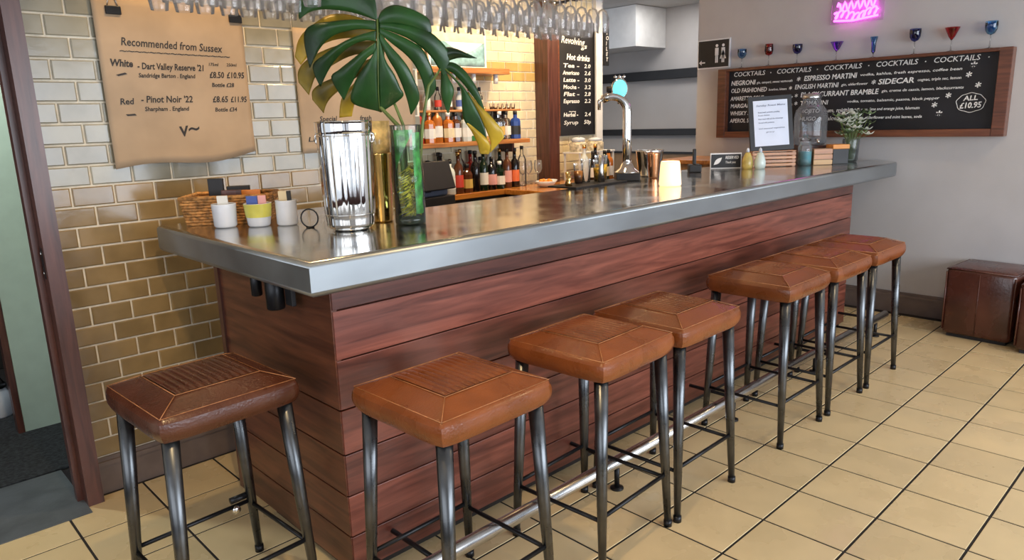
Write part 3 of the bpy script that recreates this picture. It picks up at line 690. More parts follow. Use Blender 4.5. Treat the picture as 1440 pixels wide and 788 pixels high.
def put_bottle(kind, col, lab, cap, x, y, z, label, group):
    k = (kind, col, lab, cap)
    if k not in protos: o = protos[k] = bottle_proto(kind, BM[col], LM.get(lab, LM['white']), M.get(cap) or LM[cap], lab is not None)
    else: o = copy_tree(protos[k])
    o.location = (x, y, z); o.rotation_euler.z = random.random(); o['label'] = label; o['category'] = 'bottle'; o['group'] = group
KN = {'wine': 'wine bottle', 'spirit': 'round shouldered spirit bottle', 'square': 'square spirit bottle', 'small': 'small bottle', 'tall': 'tall slim bottle'}
ordn = ['nearest the till', 'second from the till', 'third from the till', 'fourth from the till', 'fifth from the till', 'sixth from the till', 'seventh from the till', 'eighth from the till', 'ninth from the till', 'tenth from the till', 'eleventh from the till', 'twelfth from the till', 'thirteenth from the till', 'fourteenth from the till', 'last before the dark post']
rowA = [('spirit', 'black', 'white', 'black'), ('wine', 'black', 'white', 'black'), ('spirit', 'pale', 'white', 'black'), ('wine', 'brown', 'red', 'gold'), ('square', 'brown', 'gold', 'black'), ('wine', 'black', None, 'black'), ('wine', 'dark green', 'white', 'black'), ('spirit', 'black', 'pink', 'black'), ('square', 'dark green', 'white', 'white'), ('wine', 'brown', 'pink', 'black'), ('wine', 'black', 'orange', 'black'), ('tall', 'clear', None, 'black')]
for i, (k, c, l, cp) in enumerate(rowA):
    x = 3.31+i*.0865
    put_bottle(k, c, l, cp, x, 4.335, .951, '%s %s%s on the back counter, %s' % (c, KN[k], ' with %s label' % l if l else '', ordn[i]), 'bottles on the back counter')
rowB = [('spirit', 'clear', 'white', 'black'), ('wine', 'dark green', 'cream', 'black'), ('spirit', 'pale', 'blue', 'chrome'), ('tall', 'clear', 'white', 'gold'), ('wine', 'red', 'white', 'black'), ('spirit', 'clear', 'red', 'black'), ('tall', 'pale', None, 'black'), ('wine', 'dark green', 'white', 'gold')]
for i, (k, c, l, cp) in enumerate(rowB):
    put_bottle(k, c, l, cp, 3.36+i*.107, 4.445, .951, '%s %s%s, rear counter row, %s' % (c, KN[k], ' with %s label' % l if l else '', ordn[i]), 'rear row of bottles on the back counter')
rowC = [('square', 'red', 'white', 'black'), ('spirit', 'red', 'white', 'black'), ('square', 'amber', 'white', 'gold'), ('spirit', 'amber', 'white', 'black'), ('square', 'amber', 'cream', 'white'), ('square', 'brown', 'white', 'black'), ('square', 'pale', 'white', 'black'), ('spirit', 'green', 'white', 'chrome'), ('square', 'gold', 'white', 'gold'), ('small', 'pale', 'white', 'black'), ('square', 'clear', 'gold', 'white'), ('square', 'clear', 'white', 'black'), ('square', 'blue', 'black', 'black')]
for i, (k, c, l, cp) in enumerate(rowC):
    x = 3.13+i*.0885
    put_bottle(k, c, l, cp, x, 4.33+.02*(i % 2), 1.3451, '%s %s, %s label, bottle shelf, %s' % (c, KN[k], l, ordn[i]), 'bottles on the lower wall shelf')
rowG = [('square', 'clear', 'white', 'black'), ('spirit', 'amber', 'cream', 'black'), ('spirit', 'clear', 'blue', 'chrome'), ('square', 'red', 'black', 'black'), ('tall', 'green', 'white', 'gold'), ('spirit', 'pale', 'black', 'black'), ('spirit', 'gold', 'red', 'black'), ('square', 'clear', 'pink', 'white'), ('spirit', 'brown', 'cream', 'gold'), ('spirit', 'clear', 'white', 'black'), ('square', 'amber', 'black', 'black')]
for i, (k, c, l, cp) in enumerate(rowG):
    if k == 'tall': k = 'small'
    put_bottle(k, c, l, cp, 3.175+i*.0975, 4.446, 1.3451, '%s %s, %s label, rear row of bottle shelf, %s' % (c, KN[k].replace('round shouldered ', ''), l, ordn[i].replace(' from the till', '')), 'rear row on the lower wall shelf')
rowD = [('small', 'amber', 'white', 'black'), ('small', 'pale', 'white', 'black'), ('small', 'clear', 'red', 'black'), ('small', 'brown', 'white', 'red'), ('small', 'pale', 'blue', 'black'), ('small', 'pale', 'white', 'red'), ('small', 'clear', 'cream', 'black')]
for i, (k, c, l, cp) in enumerate(rowD):
    put_bottle(k, c, l, cp, 3.26+i*.105, 4.42, 1.5851, '%s %s, %s label, middle shelf, %s' % (c, KN[k], l, ordn[i]), 'small bottles on the middle shelf')
rowE = [('tall', 'pale', 'blue', 'black'), ('spirit', 'green', 'white', 'black')]
# little cups on middle shelf
cup0 = None
for i in range(6):
    x = 3.98+i*.048
    if cup0 is None:
        cup0 = thing('shot_glass', 'x', 'glass'); b = MB(); b.open = True; b.lathe([(0, 0), (.014, 0), (.018, .045)], 14).build('body', M['clear'], cup0); MB().lathe([(0, 0), (.0145, 0), (.0145, .012), (0, .012)], 12, (0, 0, .001)).build('base', BM['brown'], cup0); o = cup0
    else: o = copy_tree(cup0)
    o.location = (x, 4.38, 1.5851); o['label'] = 'small shot glass at the right end of the middle shelf, %s in its row' % ['first', 'second', 'third', 'fourth', 'fifth', 'last'][i]; o['group'] = 'shot glasses on the middle shelf'
# menu books and boxes below the shelf
for i, (x, c) in enumerate(((2.82, 'white'), (2.87, 'black'), (2.92, 'red'), (2.97, 'white'), (3.02, 'blue'))):
    o = obox('recipe_book', LM[c], None, (x, 4.36, .951), (x+.04, 4.48, 1.22-.01*i), .002)
    tag(o, '%s book upright on the back counter behind the till, %s' % (c, ['leftmost', 'second from the left', 'third from the left', 'fourth from the left', 'rightmost'][i]), 'book', 'books beside the till')
# till
tl = thing('till', 'blue grey till with dark screen on the back counter near the glass vase', 'till', (3.02, 4.0, 0), R(8))
tg = mat('till_grey', (.12, .14, .20), .4, var=.05)
MB().box(-.16, -.12, 0, .16, .18, .90, .004).build('stand', M['dark'], tl)
MB().box(-.15, -.11, .90, .15, .16, 1.0, .006).build('cash_drawer', M['black'], tl)
MB().box(-.13, -.06, 1.0, .13, .12, 1.16, .01).build('housing', tg, tl)
sc_ = MB().box(-.15, -.012, -.10, .15, .012, .10, .006).build('screen', M['black'], tl, (0, -.08, 1.14), (R(-18), 0, 0))
MB().box(-.09, -.064, 1.03, -.04, -.0605, 1.10).build('vent', M['black'], tl)
# straw wrapped decanter
dc = thing('straw_bottle', 'cone shaped bottle with a straw basket base in front of the wine bottles', 'bottle', (3.17, 4.34, .951))
MB().lathe([(0, .02), (.065, .02), (.06, .09), (.035, .17), (.016, .21), (.015, .235), (0, .236)], 20).build('glass_body', BM['pale'], dc)
MB().lathe([(0, 0), (.06, 0), (.075, .02), (.078, .06), (.066, .085), (.0, .085)], 24).build('straw_basket', M['wicker'], dc)
MB().lathe([(0, 0), (.018, 0), (.02, .02), (.012, .045), (0, .05)], 12, (0, 0, .236)).build('stopper', M['black'], dc)
# white stem glasses standing at the corner
gw = None
def stem_proto(m, s=1.):
    o = thing('wine_glass', 'x', 'glass'); b = MB(); b.open = True; b.lathe([(.004*s, .085*s), (.022*s, .095*s), (.036*s, .13*s), (.035*s, .17*s), (.030*s, .20*s)], 14).build('bowl', m, o)
    b = MB(); b.open = True; b.lathe([(0, .0), (.034*s, 0), (.034*s, .002), (.005*s, .007*s), (.0035*s, .03*s), (.0035*s, .078*s), (.005*s, .086*s)], 12).build('stem', m, o); return o
for i, (x, y) in enumerate(((4.33, 4.40), (4.42, 4.42), (4.5, 4.38))):
    if gw is None: gw = stem_proto(M['rack_glass']); o = gw
    else: o = copy_tree(gw)
    o.location = (x, y, .951); o['label'] = 'clear stem glass on the back counter beside the dark post, %s of three' % ['leftmost', 'middle', 'rightmost'][i]; o['group'] = 'stem glasses beside the post'
# bowls
for (x, y, rr, h, cm, lb, fr_) in ((4.28, 4.08, .085, .05, 'ceramic_white', 'white bowl of orange fruit on the back counter return', True), (4.46, 4.22, .075, .04, 'ceramic_white', 'smaller white bowl on the back counter return near the dark post', False)):
    t = thing('bowl', lb, 'bowl', (x, y, .951)); b = MB(); b.open = True
    solid(b.lathe([(0, .003), (rr*.5, .003), (rr*.85, h*.5), (rr, h)], 24).build('dish', M[cm], t), .004)
    if fr_:
        for k in range(5):
            a = k*2*PI/5; q = MB().lathe([(0, -.022)]+[(.022*math.cos(R(e)), .022*math.sin(R(e))) for e in (-60, -30, 0, 30, 60)]+[(0, .022)], 12)
            o = q.build('orange', liquid('orange_peel', (.75, .25, .03), .4), None, (x+.038*math.cos(a), y+.038*math.sin(a), .951+.045)); tag(o, 'small orange in the white bowl, %s' % ['on its right', 'at its back right', 'at its back left', 'at its front left', 'at its front right'][k], 'fruit', 'oranges in the white bowl')
# jars on a raised white rack at the right end
rk = thing('white_rack', 'white raised rack holding two lidded jars in front of the tall chalkboard', 'rack', (4.84, 4.2, .951))
MB().box(0, 0, .235, .50, .2, .25, .002).build('top', M['white'], rk)
for x in (.01, .475): 
    for y in (.005, .18): MB().box(x, y, 0, x+.015, y+.015, .235).build('leg', M['white'], rk)
for i, x in enumerate((4.94, 5.17)):
    t = thing('storage_jar', ['round glass jar with a white lid on the left of the white rack', 'squat glass jar with a pale lid on the right of the white rack'][i], 'jar', (x, 4.3, 1.2015), 0, 'jars on the white rack')
    MB().lathe([(0, 0), (.075, 0), (.08, .01), (.08, .07+.0*i), (.06, .085), (0, .085)], 20).build('body', mat('jar_contents_%d' % i, (.52, .45, .33), .3, var=.3, scale=40), t)
    MB().lathe([(0, 0), (.06, 0), (.062, .03-.01*i), (.03, .04-.01*i), (0, .04-.01*i)], 20, (0, 0, .086)).build('lid', M['ceramic_white'], t)
rowF = [('wine', 'pale', None, 'gold', 4.90, 4.12), ('spirit', 'black', 'white', 'black', 4.99, 4.10), ('wine', 'black', 'white', 'gold', 5.07, 4.14), ('spirit', 'dark green', 'cream', 'black', 5.15, 4.1), ('spirit', 'amber', 'white', 'black', 5.23, 4.12)]
for k, c, l, cp, x, y in rowF:
    put_bottle(k, c, l, cp, x-.16, y-.06, .951, '%s %s%s in front of the white rack' % (c, KN[k], ' with %s label' % l if l else ' without label'), 'bottles in front of the white rack')

# ============================================================ ON THE ZINC TOP, FAR HALF
Z = 1.1252
dm = tag(MB().box(-.26, -.10, 0, .22, .10, .010, .002).build('drip_mat', M['black'], None, (3.16, 2.66, Z), (0, 0, R(3))), 'long black rubber bar mat on the zinc top left of the beer tap', 'mat')
tp = thing('beer_tap', 'chrome swan neck beer tap with glowing cyan badge on the zinc top', 'beer tap', (3.52, 2.40, Z), 0)
tp.location = (3.49, 2.655, Z)
MB().box(-.09, -.07, 0, .09, .07, .045, .004).build('drip_tray', M['black'], tp, (0, 0, 0), (0, 0, R(43)))
MB().lathe([(0, .045), (.075, .045), (.072, .05), (.045, .07), (.032, .10), (.0, .10)], 24).build('flange', M['chrome'], tp)
ld = Vector((-.72, .69, 0)); pts = [Vector((0, 0, .09)), Vector((0, 0, .25)), Vector((0, 0, .40))]
for k in range(1, 9):
    a = R(k*12.5); pts.append(Vector((0, 0, .40))+ld*(.09*(1-math.cos(a)))+Vector((0, 0, .09*math.sin(a))))
pts.append(pts[-1]+ld*.04-Vector((0, 0, .015)))
MB().tube(pts, [.027]*3+[.026]*4+[.024]*5, 16).build('swan_neck', M['chrome'], tp)
e = pts[-1]
MB().tube([e, e+ld*.02-Vector((0, 0, .01)), e+ld*.02-Vector((0, 0, .06))], [.014, .012, .009], 10).build('spout', M['chrome'], tp)
fdir = Vector((-.69, -.72, 0)); bc_ = Vector((0, 0, .53))+ld*.045
rotb = Matrix.Translation(bc_) @ fdir.to_track_quat('Z', 'Y').to_matrix().to_4x4()
MB().lathe([(0, -.012), (.050, -.012), (.052, 0), (.050, .008), (0, .010)], 24, mtx=rotb @ Matrix.Diagonal((.95, 1.2, 1, 1))).build('badge', M['chrome'], tp)
MB().lathe([(0, .0101), (.044, .0101), (.040, .014), (0, .016)], 24, mtx=rotb @ Matrix.Diagonal((.95, 1.2, 1, 1))).build('badge_light', M['badge_glow'], tp)
for k in (-1, 0, 1): MB().lathe([(0, -.01), (.012, 0), (0, .012)], 8, (0, 0, 0), Matrix.Translation(bc_+Vector((.72, -.69, 0))*k*.025+Vector((0, 0, .068)))).build('crown_point', M['chrome'], tp)
MB().tube([bc_-Vector((0, 0, .055)), bc_-Vector((0, 0, .085))], .012, 10).build('badge_stem', M['chrome'], tp)
MB().tube([bc_-fdir*.01+ld*.02, bc_-fdir*.01+ld*.075], .017, 12).build('handle', M['black'], tp)
# candle lantern
cd = thing('candle_lantern', 'glowing frosted candle lantern on the zinc top in front of the beer tap', 'candle', (3.39, 2.26, Z)); cd.location = (3.29, 2.215, Z)
b = MB(); b.open = True; solid(b.lathe([(0, .003), (.055, .003), (.058, .01), (.050, .12), (.046, .132)], 24).build('frosted_shade', M['candle_glow'], cd), .003)
MB().lathe([(0, .006), (.02, .006), (.02, .05), (0, .05)], 14).build('candle_stick', M['white'], cd)
cp = cd.location
l = bpy.data.lights.new('candle_flame', 'POINT'); l.energy = 1.2; l.color = (1, .6, .25); l.shadow_soft_size = .02
lo = bpy.data.objects.new('candle_flame', l); C.objects.link(lo); lo.location = (cp.x, cp.y, cp.z+.09)
# silver champagne buckets and jugs behind
for (x, y, r, h, m, lb) in ((3.78, 2.70, .085, .16, 'chrome', 'silver ice bucket on the zinc top right of the beer tap'), (3.655, 2.58, .036, .15, 'copper', 'copper cocktail shaker on the zinc top beside the silver ice bucket')):
    t = thing('ice_bucket' if r > .05 else 'cocktail_shaker', lb, 'bucket' if r > .05 else 'shaker', (x, y, Z)); b = MB(); b.open = True
    o = b.lathe([(0, .002), (r*.75, .002), (r*.8, .01), (r, h*.95), (r*1.04, h)], 28).build('body', M[m], t); solid(o, .002)
    b = MB(); b.open = True; b.tube([(r*1.02*math.cos(a), r*1.02*math.sin(a), h) for a in [2*PI*k/28 for k in range(29)]], .003, 6).build('rim', M[m], t)
def tumbler(name, x, y, z, r, h, m, cont, lb, grp):
    t = thing(name, lb, 'glass', (x, y, z), 0, grp); b = MB(); b.open = True; b.lathe([(0, .001), (r*.8, .001), (r, h)], 18).build('body', m, t)
    if cont: MB().lathe([(0, 0), (r*.78, 0), (r*.93, h*.6), (0, h*.6)], 16, (0, 0, .004)).build('contents', cont, t)
    return t
lemon = mat('lemon_slices', (.80, .50, .05), .3, var=.4, scale=70)
for i, (x, y, r, h, c, lb) in enumerate(((3.37, 2.755, .040, .14, lemon, 'tall glass jug of lemon slices just left of the tap column'), (3.28, 2.70, .034, .12, lemon, 'glass of lemon slices on the mat left of the taller jug'), (3.19, 2.72, .030, .13, None, 'empty tall glass on the rubber bar mat'), (3.10, 2.70, .028, .11, liquid('amber_syrup', (.45, .18, .04)), 'small glass of amber syrup at the left end of the bar mat'))):
    tumbler('glass_jug' if i < 2 else 'tumbler', x, y, Z+.0102, r, h, M['clear'], c, lb, 'glasses by the beer tap')
for i, (x, y, h, m) in enumerate(((2.94, 2.63, .055, 'gold'), (2.99, 2.68, .07, 'gold'), (3.23, 2.64, .15, 'brushed'))):
    t = thing('jigger', ['short brass jigger at the left end of the rubber mat', 'taller brass jigger on the rubber mat', 'slim steel muddler standing on the rubber mat'][i], 'jigger', (x, y, Z+.0102))
    MB().lathe([(0, 0), (.020, 0), (.010 if i < 2 else .014, h*.45), (.010 if i < 2 else .013, h*.55), (.018 if i < 2 else .014, h), (0, h)], 16).build('body', M[m], t)
# card reader
t = thing('card_reader', 'small black card reader on the zinc top right of the candle', 'card reader', (4.17, 2.62, Z), R(40))
MB().box(-.05, -.04, 0, .05, .04, .05, .006).build('base', M['black'], t)
MB().box(-.02, -.008, .05, .02, .012, .15, .004).build('upright', M['black'], t)
# low waiter station behind the far end
wsn = thing('waiter_station', 'low tan wooden cabinet against the far wall behind the bar end', 'cabinet', (5.36, 3.18, 0))
MB().box(-.22, -.35, 0, .28, .35, 1.10, .004).build('carcass', M['brown_trim'], wsn)
MB().box(-.24, -.365, 1.10, .295, .365, 1.135, .004).build('top', M['shelf_wood'], wsn)
for s in (-1, 1): 
    d = MB().box(-.235, min(s*.01, s*.34), .08, -.221, max(s*.01, s*.34), 1.05, .002).build('door', M['brown_trim'], wsn); MB().lathe([(0, 0), (.012, 0), (.012, .02), (0, .022)], 12, mtx=Matrix.Translation((-.235, s*.05, .6)) @ Matrix.Rotation(R(-90), 4, 'Y')).build('knob', M['gold'], d)
# facing camera yaw for things seen square on
CY = math.atan2(.71, .67)-PI/2      # local -y looks towards the camera
def fly(name, label, cat, x, y, z=Z, grp=None, dr=0): return thing(name, label, cat, (x, y, z), CY+R(dr), grp)
sg = fly('table_sign', 'small black sign with a white border and a leaf emblem on the bar end', 'sign', 4.53, 2.60, dr=-6)
MB().box(-.105, -.006, 0, .105, .006, .105, .001).build('border', M['white'], sg)
MB().box(-.099, -.009, .006, .099, -.0062, .096).build('panel', M['black'], sg)
lf = MB(); lf.grid(lambda i, j: (-.055+.045*(i-.5)*1.2+.02*(j-.5)*math.sin(PI*i), -.0102, .05+.05*(i-.5)+(-.022)*(j-.5)*math.sin(PI*i)), 8, 4, False); lf.build('leaf_emblem', M['white'], sg)
text_join('lettering', [('RESERVED', 0, .03, .028, .09, 0, .02), ('Thank you', 0, .0, .022, .07, 0, .01)], M['white'], sg, (-.005, -.0105, .035), ROT_YWALL)
def shaker(x, y, m, lb):
    t = fly('shaker', lb, 'shaker', x, y, Z, 'pear shaped shakers by the menu frame')
    MB().lathe([(0, 0), (.030, 0), (.037, .02), (.036, .05), (.026, .085), (.018, .105), (.0, .115)], 20).build('body', m, t)
    MB().lathe([(0, 0), (.012, 0), (.010, .02), (0, .03)], 12, (0, 0, .112)).build('stopper', M['ceramic_white'], t)
shaker(4.535, 2.44, mat('mustard_glaze', (.55, .42, .12), .25, var=.2), 'mustard yellow pear shaped shaker left of the menu frame')
shaker(4.575, 2.37, mat('pale_mint_glaze', (.60, .70, .66), .25, var=.1), 'pale mint pear shaped shaker in front of the menu frame')
# framed menu on its wooden stand
ms = fly('wooden_stand', 'low slatted wooden stand under the framed menu', 'stand', 4.80, 2.41)
for k in range(4): MB().box(-.15, -.07+.001, .006+k*.0245, .15, -.055, .024+k*.0245, .001).build('slat', M['shelf_wood'], ms)
for x in (-.15, .13): MB().box(x, -.0545, 0, x+.02, .05, .104, .001).build('side', M['shelf_wood'], ms)
MB().box(-.15, -.07, .1045, .15, .052, .110, .001).build('top', M['shelf_wood'], ms)
mf = fly('framed_menu', 'white printed page in a black frame tilted back on the wooden stand', 'menu', 4.80, 2.41, Z+.1105)
fp = thing('x', '', ''); bpy.data.objects.remove(fp)
def fr_part(name, mb, m): return mb.build(name, m, mf, (0, -.03, 0), (R(-9), R(-2.5), 0))
FW, FH = .300, .375
fr_part('frame', MB().box(-FW/2, 0, 0, FW/2, .018, FH, .002), M['black'])
fr_part('page', MB().box(-FW/2+.032, -.002, .034, FW/2-.032, -.0002, FH-.03), M['paper'])
import_lines = [('Sunday Roast Menu', .02, .285, .018, .20), ('Roast beef, yorkshire pudding', .03, .24, .013, .15), ('Roast chicken', .03, .22, .013, .08), ('Nut roast with all the trimmings', .03, .195, .013, .17), ('Served with potatoes', .03, .17, .013, .11), ('and seasonal vegetables', .03, .13, .013, .18), ('gravy', .08, .105, .013, .06)]
tj = text_join('lettering', import_lines, M['ink_grey'], mf, (0, 0, 0), None)
tj.data.transform(Matrix.Rotation(R(90), 4, 'X')); tj.data.transform(Matrix.Translation((-FW/2+.032, -.003, .02))); tj.location = (0, -.03, 0); tj.rotation_euler = (R(-9), R(-2.5), 0)
fr_part('easel_back', MB().box(-.02, .018, .0, .02, .030, .22, .001), M['black'])
# teal jar
tj_ = fly('candle_jar', 'teal glass candle jar right of the menu stand', 'jar', 4.98, 2.25)
MB().lathe([(0, 0), (.042, 0), (.045, .006), (.045, .095), (0, .096)], 20).build('wax', M['teal'], tj_)
b = MB(); b.open = True; b.lathe([(.0465, .0), (.0465, .13), (.036, .15), (.036, .165)], 20).build('glass_wall', M['rack_glass'], tj_)
MB().lathe([(0, .166), (.038, .166), (.038, .18), (.016, .19), (.018, .21), (0, .215)], 18).build('lid', M['clear'], tj_)
# crates under the dispenser
cr = fly('wooden_crate', 'small light wooden crate in front of the drinks dispenser', 'crate', 5.07, 2.18)
for k in range(3): MB().box(-.065, -.05, .004+k*.037, .065, -.042, .035+k*.037, .001).build('slat', mat('pale_pine', (.62, .40, .2), .5, var=.1) if k == 0 and 'pp' not in M else M.get('pp', M['shelf_wood']), cr)
MB().box(-.063, -.0415, 0, .063, .05, .112, .001).build('box', M['brown_trim'], cr)
bb = fly('black_box', 'small black box with an orange lid beside the light crate', 'box', 5.21, 2.12)
MB().box(-.055, -.055, 0, .055, .055, .105, .002).build('body', M['black'], bb)
MB().box(-.058, -.058, .105, .058, .058, .135, .002).build('lid', liquid('orange_card', (.75, .30, .06), .5), bb)
# drinks dispenser
dd = fly('drinks_dispenser', 'large glass drinks dispenser jar on a block behind the crates', 'dispenser', 5.29, 2.36)
MB().box(-.09, -.09, 0, .09, .09, .125, .003).build('plinth', M['dark_wood'], dd)
b = MB(); b.open = True
b.lathe([(0, .127), (.10, .127), (.112, .14), (.115, .20), (.115, .33), (.105, .375), (.080, .405), (.062, .415), (.062, .455)], 32).build('jar', glass('dispenser_glass', (.90, .93, .97), 1.5, .03, 1.1, .12), dd)
MB().lathe([(.0, .456), (.068, .456), (.070, .462), (.068, .49), (.0, .495)], 28).build('lid', M['brushed'], dd)
MB().tube([(0, -.115, .165), (0, -.15, .165), (0, -.155, .14)], [.012, .01, .008], 10).build('tap', M['chrome'], dd)
# flower vase
fv = fly('flower_vase', 'glass vase of white and green flowers at the far end of the zinc top', 'vase', 5.40, 2.105)
b = MB(); b.open = True; b.lathe([(0, .002), (.045, .002), (.052, .02), (.058, .15), (.055, .165)], 24).build('glass', glass('vase_glass', (.85, .92, .92), 1.5, .05, 1.2, .10), fv)
MB().lathe([(0, .006), (.042, .006), (.05, .09), (0, .09)], 18).build('water', glass('water', (.75, .85, .82), 1.33, .02, .8), fv)
sg_ = MB()
rnd = random.Random(3); heads = []
for k in range(46):
    a = rnd.uniform(0, 2*PI); rr = rnd.uniform(.01, .13); z = .24+rnd.uniform(-.02, .13)-rr*.3
    p = Vector((rr*math.cos(a), rr*math.sin(a)*.8, z)); heads.append(p)
    sg_.tube([(p.x*.15, p.y*.15, .02), (p.x*.4, p.y*.4, .16), p], .0018, 5)
sg_.build('stems', M['stem'], fv)
def flower(p, r, petals, m1, m2, nm):
    mb = MB()
    for k in range(petals):
        a = 2*PI*k/petals; mb.grid(lambda i, j: (p.x+math.cos(a)*r*i+(-math.sin(a))*r*.35*(j-.5)*math.sin(PI*min(.95, i+.05))*2, p.y+math.sin(a)*r*i+math.cos(a)*r*.35*(j-.5)*math.sin(PI*min(.95, i+.05))*2, p.z+r*.5*i*i), 4, 2)
    o = mb.build(nm, m1, fv)
    MB().lathe([(0, -.006), (.008, -.002), (.006, .006), (0, .008)], 8, tuple(p)).build('flower_centre', m2, o)
pet = mat('white_petal', (.80, .82, .72), .5, var=.1); gpet = mat('green_petal', (.30, .42, .20), .5, var=.2); dkg = mat('foliage_green', (.07, .10, .04), .5, var=.4)
for k, p in enumerate(heads):
    flower(p, .044 if k % 3 else .052, 6, [pet, gpet, pet, dkg][k % 4], [gpet, pet, dkg, gpet][k % 4], 'flower')

# ============================================================ ON THE ZINC TOP, NEAR END
ck = thing('wine_cooler', 'tall mirror polished steel wine cooler on the near end of the zinc top', 'wine cooler', (1.375, 2.30, Z))
b = MB(); b.open = True
CP = [(0.001, .012), (.080, .012), (.085, .018), (.087, .05), (.089, .058), (.0965, .335), (.0965, .345), (.098, .35), (.099, .385), (.1005, .388)]
def cool(i, j):
    k = j*(len(CP)-1); q = min(int(k), len(CP)-2); f = k-q; r = CP[q][0]*(1-f)+CP[q+1][0]*f; z = CP[q][1]*(1-f)+CP[q+1][1]*f; a = 2*PI*i
    fl = .0011*math.sin(17*a)+.0007*math.sin(29*a+1) if .07 < z < .325 else (.0011*math.sin(17*a)+.0007*math.sin(29*a+1))*.3
    return ((r+(fl if r > .05 else 0))*math.cos(a), (r+(fl if r > .05 else 0))*math.sin(a), z)
o = b.grid(cool, 180, 36).build('body', M['chrome'], ck); solid(o, .002)
MB().lathe([(0, 0), (.055, 0), (.07, .004), (.07, .0135), (0, .0138)], 32).build('foot', M['chrome'], ck)
MB().tube([(.0968*math.cos(a), .0968*math.sin(a), .338) for a in [2*PI*k/40 for k in range(41)]], .0025, 6).build('upper_band', M['chrome'], ck)
MB().tube([(.0892*math.cos(a), .0892*math.sin(a), .060) for a in [2*PI*k/40 for k in range(41)]], .0025, 6).build('lower_band', M['chrome'], ck)
rl = Vector((-.72, .69, 0))
for sgn in (1, -1):
    q = rl*sgn
    MB().tube([q*.096+Vector((0, 0, .31)), q*.104+Vector((0, 0, .315)), q*.104+Vector((0, 0, .34)), q*.098+Vector((0, 0, .345))], .004, 8).build('lug', M['chrome'], ck)
hr = thing('bag_hook_ring', 'thin dark wire ring standing left of the steel cooler', 'ring', (1.30, 2.47, Z))
MB().tube([Vector((-.72, .69, 0))*(.032*math.cos(a))+Vector((0, 0, .036+.034*math.sin(a))) for a in [2*PI*k/28 for k in range(29)]], .0028, 8).build('wire', M['black_steel'], hr)
MB().box(-.012, -.012, 0, .012, .012, .004, .001).build('base', M['black_steel'], hr)
br = thing('brass_cooler', 'slim brass coloured bottle cooler between the steel cooler and the glass vase', 'wine cooler', (1.56, 2.38, Z))
b = MB(); b.open = True; solid(b.lathe([(0, .002), (.044, .002), (.047, .01), (.055, .26), (.057, .265)], 32).build('body', M['gold'], br), .002)
MB().lathe([(0, .266), (.050, .266), (.052, .30), (.054, .385), (.0, .385)], 24).build('inner_sleeve', mat('honey_acrylic', (.75, .52, .2), .15, var=.3, scale=30), br)
vs = thing('glass_vase', 'tall clear cylinder vase of green water holding the monstera stems', 'vase', (1.595, 2.235, Z))
b = MB(); b.open = True; b.lathe([(0, .002), (.056, .002), (.058, .006), (.058, .365)], 36).build('outer_wall', M['clear'], vs)
MB().lathe([(0, 0), (.057, 0), (.057, .028), (0, .03)], 32, (0, 0, .003)).build('dark_base', mat('dark_glass_base', (.01, .03, .012), .05, var=.1), vs)
MB().lathe([(.0, .034), (.054, .034), (.054, .29), (0, .29)], 32).build('water', M['green_glass'], vs)
MB().tube([(.0575*math.cos(a), .0575*math.sin(a), .366) for a in [2*PI*k/36 for k in range(37)]], .0022, 6).build('rim', M['clear'], vs)
# rolled leaf lining
lin = MB().grid(lambda i, j: (.052*math.cos(R(-100+75*i)), .052*math.sin(R(-100+75*i)), .04+.30*j), 14, 6)
lin.grid(lambda i, j: (.048*math.cos(R(-190+100*i)), .048*math.sin(R(-190+100*i)), .20+.15*i+(.15-.15*i)*j), 14, 6)
lin.build('leaf_lining', mat('lining_leaf', (.10, .40, .09), .3, var=.45, scale=30), vs)
mb = MB(); rn = random.Random(5)
for k in range(110):
    a = rn.uniform(-3.6, -1.2); r0 = rn.uniform(.01, .046); z = rn.uniform(.03, .20)
    mb.tube([(r0*math.cos(a), r0*math.sin(a), z), (r0*.6*math.cos(a+1.2), r0*.6*math.sin(a+1.2), z+.02), (r0*math.cos(a+2.2), r0*math.sin(a+2.2), z+.005)], .0022, 5)
mb.build('moss_filling', mat('yellow_moss', (.80, .58, .05), .6, var=.5, scale=60), vs, kind='stuff')

# monstera leaves ---------------------------------------------------------
PXM = .00262
UR = Vector((.72, -.69, 0)); UF = Vector((-.67, -.71, .22)).normalized()   # screen-right on the leaf, towards the room
def crv(P, t):
    n = len(P)-1; q = min(t*n, n-1e-6); i = int(q); f = q-i
    p0 = P[max(i-1, 0)]; p1 = P[i]; p2 = P[i+1]; p3 = P[min(i+2, n)]
    return tuple(.5*((2*p1[a])+(-p0[a]+p2[a])*f+(2*p0[a]-5*p1[a]+4*p2[a]-p3[a])*f*f+(-p0[a]+3*p1[a]-3*p2[a]+p3[a])*f**3) for a in (0, 1))
def monstera(parent, nm, J, o0, rib, lobes, mats, k=PXM, back=.16, tw=0., fold=.012, holes=True):
    """flat shape of the leaf: lobes between two edge curves (A, B, material), o0 = leaf joint, rib = midrib"""
    kk = k/2.331
    def W(p, lift=0.):
        x, y = (p[0]-o0[0])*kk, -(p[1]-o0[1])*kk; rr = x*x+y*y
        return J+UR*x+Vector((0, 0, y))+UF*(lift-back*rr/.09*.6+tw*x)
    groups = {}
    for A, B, mi in lobes:
        mb = groups.setdefault(mi, MB())
        def fn(i, j):
            a = crv(A, i); b = crv(B, i); p = (a[0]*(1-j)+b[0]*j, a[1]*(1-j)+b[1]*j)
            return W(p, fold*math.sin(PI*j)*math.sin(PI*min(1, i*1.1)))
        mb.grid(fn, 22, 8)
    for mi, mb in groups.items(): solid(mb.build(nm, mats[mi], parent), .0011)
    r_n = len(rib)-1
    MB().tube([W(p, .004) for p in rib], [.0042*(1-.75*i/r_n) for i in range(r_n+1)], 6).build('midrib', M['stem'], parent)
